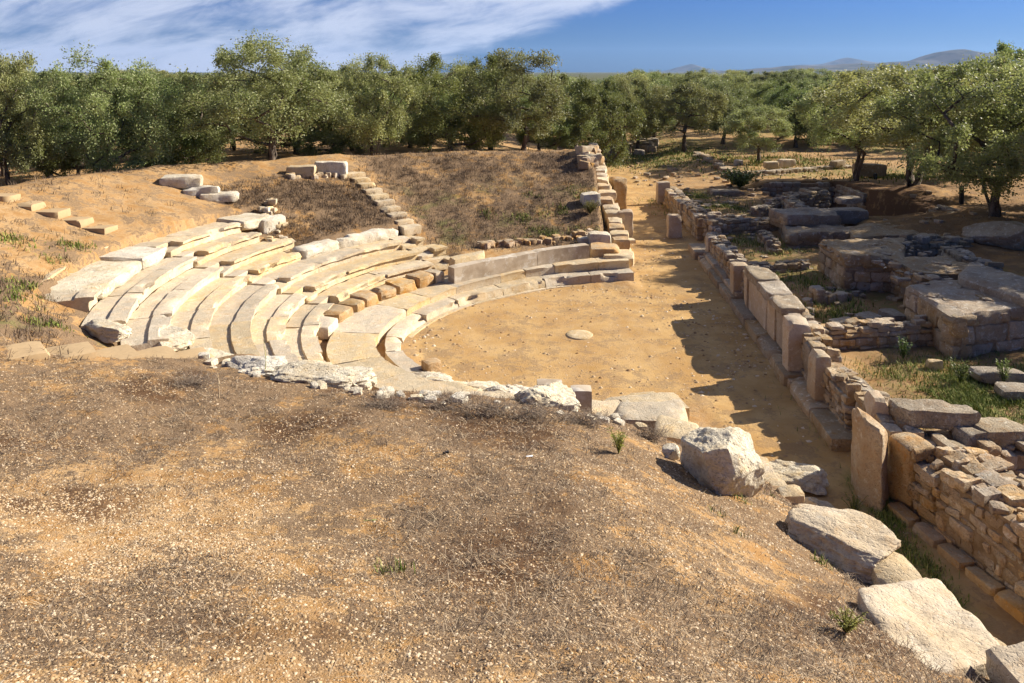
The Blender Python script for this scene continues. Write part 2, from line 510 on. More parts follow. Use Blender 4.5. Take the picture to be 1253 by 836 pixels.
M_WEED = leaf_mat('weed_leaves', (.060, .105, .016), (.17, .22, .045), (.14, .19, .05), transl=.35)
M_YEL = leaf_mat('yellowing_leaves', (.15, .16, .03), (.33, .30, .07), (.25, .25, .08), transl=.35)

def bark_mat():
    m, nt, b = mat_new('olive_bark', .95, .1); g = N(nt); p = g.pos()
    n = g.noise(g.scalev(p, (9, 9, 2.2)), 1, 6, .7, .8)
    c = g.mix(g.ramp(n, .35, .65), (.045, .034, .026), (.17, .135, .105))
    g.link(c, b.inputs['Base Color']); g.link(g.bump(n, 1, .06), b.inputs['Normal'])
    return m
M_BARK = bark_mat()

def straw_mat(name, a, c2, c3):
    m, nt, b = mat_new(name, .85, .2); g = N(nt); r = g.attr('rnd')
    c = g.mix(g.ramp(r, .0, .6), a, c2); c = g.mix(g.ramp(r, .62, .95), c, c3)
    g.link(c, b.inputs['Base Color'])
    return m
M_STRAW = straw_mat('dead_grass', (.050, .034, .024), (.185, .128, .082), (.50, .385, .245))
M_PEB = straw_mat('stone_chips', (.25, .14, .06), (.42, .295, .16), (.60, .475, .325))
M_TWIG = straw_mat('dead_twigs', (.13, .10, .075), (.29, .23, .175), (.43, .35, .26))
M_GRASS = straw_mat('fresh_grass', (.075, .115, .016), (.18, .215, .04), (.36, .34, .11))

def plain_mat(name, col, rough=.7, spec=.3):
    m, nt, b = mat_new(name, rough, spec); g = N(nt); p = g.pos()
    c = g.mix(g.noise(p, 14, 5, .7), tuple(v*.75 for v in col), tuple(min(1, v*1.2) for v in col))
    g.link(c, b.inputs['Base Color'])
    return m
M_POST = plain_mat('black_post', (.02, .018, .016), .6)
M_PLATE = plain_mat('grey_metal_plate', (.10, .105, .115), .45, .5)
M_TIMBER = plain_mat('weathered_timber', (.42, .30, .165), .85, .2)
M_LITTER = plain_mat('white_litter', (.75, .75, .74), .6)
M_BLACK = plain_mat('black_litter', (.012, .012, .014), .5)
M_PALELEAF = plain_mat('fallen_leaf', (.40, .42, .14), .6)

# ------------------------------------------------------------------ terrain mesh
def axis(fine0, fine1, step, far0, far1, grow):
    a = list(np.arange(fine0, fine1, step))
    s = step; x = fine1
    while x < far1: a.append(x); s *= grow; x += s
    a.append(far1)
    s = step; x = fine0; b = []
    while x > far0: x -= s; s *= grow; b.append(max(x, far0))
    return np.array(b[::-1]+a)

gx = np.concatenate([axis(-7.5, 6.8, .065, -26, 6.8, 1.018)[:-1], np.arange(6.9, 26, .16)])
s = .2; ext = []; x = gx[-1]
while x < 9500: x += s; s *= 1.16; ext.append(x)
s = .4; extl = []; x = gx[0]
while x > -9500: x -= s; s *= 1.16; extl.append(x)
gx = np.concatenate([extl[::-1], gx, ext])
gy = np.concatenate([np.arange(.8, 13, .055), np.arange(13, 30, .14), np.arange(30, 52, .2)])
s = .3; ext = []; y = gy[-1]
while y < 9500: y += s; s *= 1.14; ext.append(y)
s = .1; extl = []; y = gy[0]
while y > -400: y -= s; s *= 1.2; extl.append(y)
gy = np.concatenate([extl[::-1], gy, ext])
X, Y = np.meshgrid(gx, gy)
Z = ground_h(X, Y)

def zones(x, y):
    r = np.hypot(x-CX, y-CYY); th = np.degrees(np.arctan2(y-CYY, x-CX)) % 360
    xb = xb_left(y); xs = xs_wall(y)
    p = np.stack([x, y, 0*x], -1)
    onm = 1-sstep(-.6, .2, x-xb)                               # on the mound
    orch = np.maximum((1-sstep(4.5, 5.2, r))*1.0, sstep(-.5, .1, x-xb)*(1-sstep(-.1, .6, x-xs)))
    near = sstep(205, 226, th)*onm*sstep(8, 9.3, r)
    n = fbm(p*.45, 21, 3)
    dry = near*(.24+.48*sstep(-.2, .45, n)+.36*sstep(5, 9.5, y)-.36*sstep(5.5, 2.5, y)-.25*sstep(.05, .4, fbm(p*.9, 23, 3)))
    # hillside behind: dark scrub patches
    back = onm*(1-near)*sstep(7, 9, r)
    wedge = sstep(60, 75, th)*(1-sstep(118, 126, th))
    w1 = wedge*(1-sstep(15.5, 18, r))*1.0
    w2 = sstep(124, 128, th)*(1-sstep(150, 157, th))*(1-sstep(13.5, 16, r))*.8
    w3 = sstep(190, 200, th)*(1-sstep(216, 226, th))*.85
    dry = np.maximum(dry, back*np.clip(w1+w2+w3+.15, 0, 1)*(.5+.55*sstep(-.4, .3, fbm(p*.6, 8, 3))))
    green = back*(wedge*(1-sstep(12, 15, r))*.55*sstep(-.1, .45, fbm(p*.8, 31, 3))+w3*.6*sstep(0, .5, fbm(p*.7, 33, 3)))
    green = np.maximum(green, .9*np.exp(-((x-11)**2/6+(y-15.2)**2/5)))
    green = np.maximum(green, sstep(8.2, 9, x)*(1-sstep(15, 17, x))*sstep(18, 19, y)*(1-sstep(44, 46, y))*.5*sstep(-.1, .35, fbm(p*.5, 41, 3)))
    green = np.maximum(green, np.exp(-((x-xs+.25)**2/.08))*.8*(1-sstep(13.0, 13.8, y)))
    green = np.maximum(green, sstep(46, 50, y)*(1-sstep(80, 95, y))*sstep(8, 10, x)*.75*sstep(-.05, .35, fbm(p*.16, 43, 3)))
    green = np.where(y > 100, .5, green)
    gravel = near*np.clip(.95-.6*sstep(5, 9, y), 0, 1)+(1-near)*.35*onm+.15
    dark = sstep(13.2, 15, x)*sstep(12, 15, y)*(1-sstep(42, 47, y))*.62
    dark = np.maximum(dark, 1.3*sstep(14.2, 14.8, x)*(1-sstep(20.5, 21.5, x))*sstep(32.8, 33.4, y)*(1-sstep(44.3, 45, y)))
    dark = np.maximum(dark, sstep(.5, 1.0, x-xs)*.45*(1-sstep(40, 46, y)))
    dark = np.maximum(dark, near*.95*sstep(.02, .36, fbm(p*.75, 77, 3)))
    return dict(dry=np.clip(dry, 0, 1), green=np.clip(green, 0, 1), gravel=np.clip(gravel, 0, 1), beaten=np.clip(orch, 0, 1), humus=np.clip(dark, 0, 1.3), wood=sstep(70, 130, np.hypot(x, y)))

ny_, nx_ = X.shape
idx = np.arange(nx_*ny_).reshape(ny_, nx_)
quads = np.stack([idx[:-1, :-1], idx[:-1, 1:], idx[1:, 1:], idx[1:, :-1]], -1).reshape(-1, 4)
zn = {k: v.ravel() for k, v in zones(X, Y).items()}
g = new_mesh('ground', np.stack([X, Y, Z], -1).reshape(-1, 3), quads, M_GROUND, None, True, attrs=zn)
tag(g, 'ochre earth of the theatre site with dry grass and beaten paths', 'ground', kind='structure')

def on_ground(x, y, dz=0):
    return float(ground_h(np.array([x]), np.array([y]))[0])+dz

def hit(u, v):
    """where the photograph's sight line through (u, v) meets the ground"""
    lo = None
    ds = np.concatenate([np.arange(1.2, 60, .03), np.arange(60, 200, .3)])
    x = (u-626.5)/F; yy = -(v-CY)/F
    dy = math.cos(PIT)+yy*math.sin(PIT); dz = -math.sin(PIT)+yy*math.cos(PIT)
    t = ds/dy
    gz = ground_h(x*t, dy*t); rz = H+dz*t
    i = np.argmax(rz < gz)
    return np.array([x*t[i], dy*t[i], gz[i]])

# ------------------------------------------------------------------ seating rows
def arc(r, a0, a1, n=160):
    a = np.radians(np.linspace(a0, a1, n))
    return np.stack([CX+r*np.cos(a), CYY+r*np.sin(a)], 1)

class Curve:
    def __init__(s, pts):
        pts = np.asarray(pts, float)
        d = np.r_[0, np.cumsum(np.linalg.norm(np.diff(pts, axis=0), axis=1))]
        # smooth resample
        n = max(60, int(d[-1]/.1)); t = np.linspace(0, d[-1], n)
        q = np.stack([np.interp(t, d, pts[:, 0]), np.interp(t, d, pts[:, 1])], 1)
        for _ in range(60):
            q[1:-1] = .25*q[:-2]+.5*q[1:-1]+.25*q[2:]
        d = np.r_[0, np.cumsum(np.linalg.norm(np.diff(q, axis=0), axis=1))]
        s.q = q; s.d = d; s.L = d[-1]
        tg = np.gradient(q, axis=0); tg /= np.linalg.norm(tg, axis=1)[:, None]
        s.nrm = np.stack([tg[:, 1], -tg[:, 0]], 1)
        out = q-np.array([CX, CYY])
        if (s.nrm*out).sum() < 0: s.nrm = -s.nrm
    def at(s, t):
        t = np.clip(t, 0, s.L)
        return (np.stack([np.interp(t, s.d, s.q[:, i]) for i in (0, 1)], -1), np.stack([np.interp(t, s.d, s.nrm[:, i]) for i in (0, 1)], -1))
    def s_of(s, x, y):
        return s.d[np.argmin((s.q[:, 0]-x)**2+(s.q[:, 1]-y)**2)]

def dens(poly, step):
    out = []
    for (a, b) in zip(poly, poly[1:]+poly[:1]):
        a = np.array(a); b = np.array(b); n = max(1, int(round(np.linalg.norm(b-a)/step)))
        for i in range(n): out.append(a+(b-a)*i/n)
    return np.array(out)

def seat_block(cv, s0, s1, zf, prof, mat, root, seed, wear=.02, chip=.09, name='seat_block', step=.11):
    pr = dens(prof, step)
    m = len(pr); n = max(3, int((s1-s0)/step))
    ss = np.linspace(s0, s1, n+1)
    c, nr = cv.at(ss); z = np.array([zf(t) for t in ss])
    dr = pr[:, 0]; dz = pr[:, 1]
    V = np.zeros((n+1, m, 3))
    V[..., 0] = c[:, None, 0]+nr[:, None, 0]*dr[None]
    V[..., 1] = c[:, None, 1]+nr[:, None, 1]*dr[None]
    V[..., 2] = z[:, None]+dz[None]
    W = V.reshape(-1, 3).copy()
    off = seed*3.7
    nz = np.stack([fbm(W*3.0+off, seed, 3), fbm(W*3.0+off+40, seed+1, 3), fbm(W*3.0+off+80, seed+2, 3)], 1)
    lip = np.exp(-((dr/.10)**2))*np.exp(-(((dz)/.10)**2))
    cn = np.clip(fbm(W*1.7+off, seed+9, 3)-.02, 0, 1)
    lipw = np.tile(lip, n+1)*cn*chip*3.2
    nn = np.repeat(nr, m, 0)
    W += nz*wear
    W[:, :2] += nn*lipw[:, None]*.9
    W[:, 2] -= lipw*.8
    # arrises at the joints worn a little
    endw = np.r_[1, np.zeros(n-1), 1]; endw = np.repeat(endw, m)
    W[:, 2] -= endw*.012*(np.tile(dz, n+1) > -.06)
    I = np.arange((n+1)*m).reshape(n+1, m)
    A = I[:-1]; B = I[1:]
    q = np.stack([A, np.roll(A, -1, 1), np.roll(B, -1, 1), B], -1).reshape(-1, 4).tolist()
    q.append(I[0][::-1].tolist()); q.append(I[-1].tolist())
    o = new_mesh(name, W, q, mat, None, 'edge', np.full(len(W), random.random()))
    keep(o, root)
    return o

def rough_block(cv, s0, s1, z0, z1, depth, mat, root, seed, rough=.07, name='seat_block', k=5):
    (c0, c1), (n0, n1) = cv.at(np.array([s0, s1]))
    a = c0; b = c1; c = c1+n1*depth; d = c0+n0*depth
    j = lambda: random.uniform(-.04, .04)
    h = Heap(); h.add(hexa(quad_corners((a, b, c, d), z0, [z1+j() for _ in range(4)]), n=(max(4, int((s1-s0)/.09)), 6, 5), k=k, rough=rough, freq=2.2, seed=seed, chip=.08))
    return h.build(name, mat, root)

def seat_prof(h, tread, slab=.44):
    # nosing at (0,0); drip lip, riser set back, sunken foot channel behind the seat
    return [(0, 0), (slab, 0), (slab+.012, -.055), (tread, -.05), (tread, -h), (.125, -h), (.12, -.115), (.006, -.085)]

# radii and heights measured from the photograph
ROWS = {
 'A': dict(r=13.42, z=2.44, a0=145, a1=194.5, h=.36, gaps=[172.5]),
 'B': dict(r=12.1, z=2.24, a0=149.5, a1=198, h=.34, gaps=[172.5]),
 'C': dict(r=11.32, z=1.95, a0=156.5, a1=203, h=.34, gaps=[172]),
 'D': dict(r=10.5, z=1.65, a0=152.5, a1=207, h=.33, gaps=[172]),
 'E': dict(r=9.66, z=1.39, a0=129.5, a1=212, h=.31, gaps=[171.5]),
 'F': dict(r=8.75, z=1.2, a0=126, a1=217, h=.33, gaps=[171.5, 130.5]),
 'G': dict(r=7.93, z=.94, a0=122.5, a1=217, h=.31, gaps=[171, 129]),
 'H': dict(r=7.15, z=.67, a0=119.5, a1=218, h=.3, gaps=[171, 128]),
}
ORD = ['topmost', 'second', 'third', 'fourth', 'fifth', 'sixth', 'seventh', 'eighth', 'ninth', 'tenth', 'front']
LAB = {
 'A': 'topmost curved limestone seat row, against the bare bank with three loose blocks',
 'B': 'second seat row from the top, ending at a tilted white block by rubble',
 'C': 'third seat row from the top, with a wide smooth pale tread',
 'D': 'fourth seat row from the top, ending short of the dark scrub slope',
 'E': 'fifth seat row from the top, whose far part is rough white blocks',
 'F': 'sixth seat row from the top, first to reach the foot of the long hill stair',
 'G': 'seventh seat row from the top, long bench with sharp straight lip',
 'H': 'eighth seat row from the top, with bright white bench front at its far end',
}
seedc = 100
order = list(ROWS)
for i, kname in enumerate(order):
    R = ROWS[kname]
    cv = Curve(arc(R['r'], R['a0'], R['a1']))
    root = thing('seat_row', LAB[kname], 'seat row', (CX+R['r']*math.cos(math.radians(178)), CYY+R['r']*math.sin(math.radians(178)), R['z']-R['h']), 'curved seat rows of the theatre')
    tread = (ROWS[order[i-1]]['r']-R['r']+.12) if i else .95
    gaps = sorted([(math.radians(a-R['a0'])*R['r']-.33, math.radians(a-R['a0'])*R['r']+.33) for a in R['gaps']])
    # spans between the stair gaps
    spans = []; s = 0
    for (a, b) in gaps:
        spans.append((s, a)); s = b
    spans.append((s, cv.L))
    zf = lambda t, z=R['z']: z
    rg = random.Random(hash(kname) % 1000 if False else ord(kname))
    for (a, b) in spans:
        t = a
        while t < b-.15:
            ln = rg.uniform(1.4, 3.3)
            if b-(t+ln) < .5: ln = b-t
            seedc += 1
            ang = R['a0']+math.degrees((t+ln/2)/R['r'])
            zz = R['z']+rg.uniform(-.008, .008)
            rough = False
            if kname == 'E' and ang < 152: rough = True
            if kname == 'D' and 160 < ang < 171: rough = rg.random() < .6
            if kname == 'B' and (ang < 154.5 or 176 < ang): rough = rg.random() < .6
            if kname == 'C' and (165 < ang < 177): rough = rg.random() < .7
            if kname == 'A' and 160 < ang < 176: rough = rg.random() < .35
            if rough:
                rough_block(cv, t+.012, t+ln-.012, R['z']-R['h'], zz+(.10 if kname == 'E' else .03), tread if kname != 'E' else .62, M_PALE if kname in 'EB' else M_SEAT, root, seedc, rough=.085 if kname == 'E' else .055, k=4.2 if kname == 'E' else 6)
            else:
                seat_block(cv, t+.004, t+ln-.004, lambda s_, z=zz: z, seat_prof(R['h'], tread, .40+rg.uniform(-.02, .06)), M_SEAT, root, seedc, wear=rg.uniform(.016, .04), chip=rg.uniform(.05, .24))
            t += ln
    for (a, b) in gaps:       # the stair: two low steps to a row
        seedc += 1
        rough_block(cv, a+.01, b-.01, R['z']-R['h']-.02, R['z']-.15, .42, M_SEAT, root, seedc, rough=.02, name='stair_step', k=10)
        (c0, c1), (n0, n1) = cv.at(np.array([a+.01, b-.01]))
        q = (c0+n0*.44, c1+n1*.44, c1+n1*tread, c0+n0*tread)
        h = Heap(); h.add(hexa(quad_corners(q, R['z']-R['h'], R['z']-.02), n=(4, 4, 3), k=10, rough=.02, seed=seedc)); h.build('stair_step', M_SEAT, root)

# front rows: traced plan
Zb = [(776, 346), (677, 350.5), (622, 361), (563, 375), (527, 391), (500, 408.5), (490, 422), (488, 432), (494, 444), (507.6, 458)]
front = [P(u, v, 0)[:2] for u, v in Zb]
front += [np.array([CX+5.0*math.cos(math.radians(a)), CYY+4.95*math.sin(math.radians(a))]) for a in (222, 232, 243, 254, 265)]
front += [P(800, 479, .33)[:2], P(826, 479, .33)[:2]]
cvK = Curve(front)
sL = cvK.s_of(*front[6])
zK = lambda t: float(np.interp(t, [0, sL*.45, sL, cvK.L], [.37, .27, .22, .36]))
root = thing('seat_row', 'front seat row of low worn blocks edging the round orchestra floor', 'seat row', (*front[5], 0), 'curved seat rows of the theatre')
rg = random.Random(5); t = 0
while t < cvK.L-.2:
    ln = rg.uniform(1.0, 1.9); ln = cvK.L-t if cvK.L-t-ln < .5 else ln
    seedc += 1
    dK = float(np.interp(t, [0, sL*.6, sL, cvK.L], [.55, .5, .42, .75]))
    seat_block(cvK, t+.01, t+ln-.01, zK, [(0, 0), (dK, .01), (dK, -.45), (.0, -.45), (-.025, -.26), (0, -.10)], M_SEAT, root, seedc, wear=.028, chip=.13)
    t += ln
cvT = Curve([p for p in cvK.q[::6]])
root = thing('kerb_strip', 'thin flush stone kerb at the foot of the front seat row', 'kerb', (*front[5], 0))
t = 0
while t < cvK.L*.62:
    ln = rg.uniform(.8, 1.5); seedc += 1
    seat_block(cvK, t+.006, t+ln-.006, lambda s_: .035, [(-.17, 0), (-.02, 0), (-.02, -.3), (-.17, -.3)], M_SEAT, root, seedc, wear=.012, chip=.0, name='kerb_stone', step=.14)
    t += ln

# second row (J) with the broad walkway behind
offs = lambda cv, f: [cv.q[i]+cv.nrm[i]*f(cv.d[i]) for i in range(0, len(cv.q), 4)]
cvJ = Curve(offs(cvK, lambda s: float(np.interp(s, [0, sL*.5, sL*.8, sL, cvK.L*.62, cvK.L], [.50, .50, .45, .62, .8, .8]))))
sJ = cvJ.s_of(*front[6])
zJ = lambda t: float(np.interp(t, [0, sJ*.45, sJ, cvJ.L], [.69, .55, .38, .70]))
dJ = lambda t: float(np.interp(t, [0, sJ*.25, sJ*.5, sJ*.8, sJ, cvJ.L*.6, cvJ.L], [.55, .55, 1.2, 1.6, 1.3, 1.2, .8]))
root = thing('seat_row', 'second seat row from the orchestra, with a broad paved tread behind its lip', 'seat row', (*cvJ.q[40], 0), 'curved seat rows of the theatre')
t = 0
while t < cvJ.L-.2:
    ln = rg.uniform(1.0, 2.0); ln = cvJ.L-t if cvJ.L-t-ln < .5 else ln
    seedc += 1; d = dJ(t+ln/2)
    seat_block(cvJ, t+.008, t+ln-.008, zJ, [(0, 0), (d, .015), (d, -.5), (.05, -.5), (.04, -.10)], M_SEAT, root, seedc, wear=.018, chip=.06, step=.13)
    t += ln

# third row from the orchestra: rough ochre blocks, then the long rendered parapet
Itr = [(403, 401), (417, 381), (430, 373), (455, 362), (480, 352), (503, 343), (545, 331)]
ptsI = [P(u, v, .62+.25*i/6)[:2] for i, (u, v) in enumerate(Itr)]
cvI = Curve(ptsI)
root = thing('seat_row', 'third row from the orchestra, made of small rough ochre blocks', 'seat row', (*ptsI[3], .3), 'curved seat rows of the theatre')
t = 0
while t < cvI.L-.2:
    ln = rg.uniform(.45, .95); ln = cvI.L-t if cvI.L-t-ln < .35 else ln
    seedc += 1
    zt = .62+.27*t/cvI.L
    rough_block(cvI, t+.015, t+ln-.015, zt-.4, zt+rg.uniform(-.05, .03), .75, M_ORANGE if rg.random() < .55 else M_SEAT, root, seedc, rough=.08, k=4.5)
    t += ln
wallp = [P(556, 329, 1.0)[:2], P(580, 322, 1.06)[:2], P(625.5, 312.7, 1.12)[:2], P(665, 305.5, 1.14)[:2], P(700, 301.4, 1.15)[:2], P(721, 300, 1.15)[:2]]
cvW = Curve(wallp)
h = root = thing('parapet_wall', 'long smooth grey rendered wall curving behind the front seat rows', 'wall', (*wallp[3], .5))
seedc += 1
seat_block(cvW, 0, cvW.L*.62, lambda t: 1.02+.12*t/cvW.L, [(0, 0), (.36, 0), (.36, -.8), (0, -.8)], M_CONC, root, seedc, wear=.012, chip=.03, name='wall_section', step=.12)
seat_block(cvW, cvW.L*.62+.01, cvW.L, lambda t: 1.02+.13*t/cvW.L, [(0, 0), (.36, 0), (.36, -.8), (0, -.8)], M_CONC, root, seedc+1, wear=.012, chip=.02, name='wall_section', step=.12)
# broken blocks closing the parapet at the path end
e0 = P(721, 318, .7)
stone_obj('stone_block', quad_corners((P(722, 312, .75)[:2], P(758, 312, .75)[:2], P(758, 303, .75)[:2], P(722, 303, .75)[:2]), .3, .98), M_ORANGE, label='dark broken block at the path end of the long rendered wall', cat='stone block', n=(8, 6, 5), k=4, rough=.09, seed=61)
stone_obj('stone_block', quad_corners((P(738, 316, .7)[:2], P(776, 316, .7)[:2], P(776, 308, .7)[:2], P(738, 308, .7)[:2]), .3, .80), M_SEAT, label='flat worn block on the end of the second seat row beside the path', cat='stone block', n=(8, 6, 4), k=7, rough=.04, seed=62)
# benches at the hill stair
for (u0, u1, v, z, r_, lab) in ((556, 583, 312, 1.06, .5, 'short bench block with a square notch beside the rendered wall'),):
    a = P(u0, v+8, z); b = P(u1+8, v, z)
    stone_obj('stone_block', quad_corners((a[:2], b[:2], b[:2]+[.05, .55], a[:2]+[-.25, .5]), .5, z+.05), M_SEAT, label=lab, cat='stone block', n=(10, 5, 5), k=9, rough=.02, seed=63, chip=.05)

# ------------------------------------------------------------------ radial hill stairs
def hill_stair(label, th, r0, r1, n, w, mat, dth=0, lift=.06, riser=.15, tread=None):
    a = math.radians(th); mid = (r0+r1)/2
    root = thing('hill_stair', label, 'stair', (CX+mid*math.cos(a), CYY+mid*math.sin(a), on_ground(CX+mid*math.cos(a), CYY+mid*math.sin(a))), 'stairs up the seating bank')
    for i in range(n):
        r = lerp(r0, r1, i/(n-1)); aa = math.radians(th+dth*i/(n-1))
        x, y = CX+r*math.cos(aa), CYY+r*math.sin(aa)
        z = float(ground_macro(np.array([x]), np.array([y]))[0])
        tr = tread or (r1-r0)/(n-1)*1.02
        h = Heap(); h.add(hexa(box_corners(x, y, z-.25, tr, w*random.uniform(.93, 1.06), .25+lift+random.uniform(-.01, .02), aa, .015), n=(5, 8, 4), k=8, rough=.03, seed=300+i+int(th), chip=.04), random.uniform(.3, .7))
        h.build('step', mat, root)
hill_stair('long stone stair climbing the bank to the brown hilltop', 126.3, 9.9, 15.0, 10, .78, M_SEAT, -.3)
hill_stair('six tan steps climbing the bare left bank above the top seat row', 174, 14.3, 18.0, 6, .66, M_TIMBER, .6, .055)
hill_stair('tan step slabs along the brown foreground slope edge below the top row', 221.3, 10.5, 14.6, 7, .8, M_TIMBER, .8, .07)

# ------------------------------------------------------------------ loose blocks on the left bank
def block_at(name, u, v, z, sx, sy, sz, rot, mat, label, cat='stone block', group=None, seed=1, k=5, rough=.05, sink=.05, **kw):
    p = P(u, v, z) if z is not None else hit(u, v)
    zz = on_ground(p[0], p[1])-sink if z is None else z-sink
    return stone_obj(name, box_corners(p[0], p[1], zz, sx, sy, sz, rot, .04), mat, label=label, cat=cat, group=group, n=(max(5, int(sx/.1)), max(5, int(sy/.1)), max(4, int(sz/.09))), k=k, rough=rough, seed=seed, chip=.06, **kw)
block_at('stone_block', 223, 228, None, 1.45, .75, .46, .25, M_PALE, 'large white fallen block, highest of three on the left bank', seed=71, k=4.5)
block_at('stone_block', 247, 239, None, 1.25, .6, .36, .3, M_PALE, 'pitted white fallen block, middle of three on the left bank', seed=72, k=4, rough=.08)
block_at('stone_block', 268, 246, None, 1.35, .55, .38, .32, M_PALE, 'rounded white fallen block lying just above the top seat row', seed=73, k=4, rough=.06)
block_at('stone_block', 369, 215, None, 1.2, .55, .5, .1, M_SEAT, 'smooth cylindrical-edged block on the hilltop beside the stair head', seed=74, k=4, rough=.03)
block_at('stone_block', 406, 213, None, 1.4, .55, .58, .12, M_PALE, 'chipped white block on the hilltop touching the stair', seed=75, k=5, rough=.07)
st_ = []
for i in range(26):
    u = random.uniform(352, 432); p = hit(u, 216+random.uniform(-1, 3))
    s_ = random.uniform(.1, .24); st_.append(hexa(box_corners(p[0], p[1], on_ground(p[0], p[1])-.04, s_*1.4, s_, s_, random.uniform(0, 3), .03), n=(3, 3, 3), k=4, rough=.03, seed=i))
heap_thing('row of small rubble under the two hilltop blocks', [M_SEAT], st_)
for lab, ulo, uhi, vlo, vhi, nn, sd in (('little heap of broken stones at the far end of the top seat row', 322, 338, 254, 263, 16, 1), ('little heap of broken stones beside the tilted white seat block', 326, 350, 271, 282, 22, 2)):
    h = Heap(); rg = random.Random(sd)
    for i in range(nn):
        p = P(rg.uniform(ulo, uhi), rg.uniform(vlo, vhi), 2.25 if sd == 1 else 2.0)
        s_ = rg.uniform(.1, .22); zz = on_ground(p[0], p[1])
        h.add(hexa(box_corners(p[0], p[1], zz-.05+rg.uniform(0, .12), s_*1.4, s_, s_*.9, rg.uniform(0, 3), .03), n=(3, 3, 3), k=4, rough=.04, seed=i))
    tag(h.build('rubble_heap', M_SEAT), lab, 'rubble')
# tilted white block at the end of the second row
a = math.radians(150.6)
stone_obj('stone_block', box_corners(CX+12.05*math.cos(a), CYY+12.05*math.sin(a), 1.66, .42, 1.0, .55, a, .03, tilt=(.25, 0)), M_PALE, label='tilted white squared block closing the second seat row', cat='stone block', n=(6, 10, 6), k=8, rough=.03, seed=77, chip=.05)
# low rubble kerb behind the parapet
h = Heap(); rg = random.Random(12)
for i in range(80):
    u = rg.uniform(588, 722); v = lerp(301, 288, (u-588)/134)+rg.uniform(-2, 2)
    p = P(u, v, .78); s_ = rg.uniform(.14, .28); zz = on_ground(p[0], p[1])
    h.add(hexa(box_corners(p[0], p[1], zz-.05, s_*1.2, s_, s_*rg.uniform(.7, 1.1), rg.uniform(0, 3), .04), n=(3, 3, 3), k=4, rough=.05, seed=i))
tag(h.build('rubble_kerb', M_ORANGE), 'low line of small rubble behind the rendered wall under the scrub slope', 'rubble')

# round stone, stone block and plate in the orchestra
L = []; Fq = []; n = 40
prof = [(.0, .03), (.2, .03), (.36, .028), (.38, .012), (.39, -.1)]
for j, (r_, z_) in enumerate(prof):
    for i in range(n):
        a = 2*pi*i/n; L.append((CX+r_*math.cos(a)*(1+.02*math.sin(3*a)), CYY+r_*math.sin(a), z_))
for j in range(len(prof)-1):
    for i in range(n): Fq.append((j*n+i, (j+1)*n+i, (j+1)*n+(i+1) % n, j*n+(i+1) % n))
o = new_mesh('round_stone', np.array(L), np.array(Fq)[:, ::-1], M_TAN, None, False, np.full(len(L), .7))
tag(recentre(o), 'flat round stone disc set in the middle of the sandy orchestra floor', 'stone disc')
p = P(529, 463, 0)
stone_obj('stone_block', box_corners(p[0], p[1], -.05, .42, .38, .5, .5, .03), M_ORANGE, label='small upright square block on the orchestra floor near the white rock ledge', cat='stone block', n=(7, 6, 8), k=6, rough=.05, seed=81, chip=.06)
p = P(433, 448, .44)
h = Heap(); h.add(hexa(box_corners(p[0], p[1], .41, .62, .5, .035, .32, 0), n=(4, 4, 2), k=20, rough=0))
tag(recentre(h.build('floor_plate', M_PLATE, smooth=False)), 'dark grey rectangular plate lying on the paved tread', 'plate')

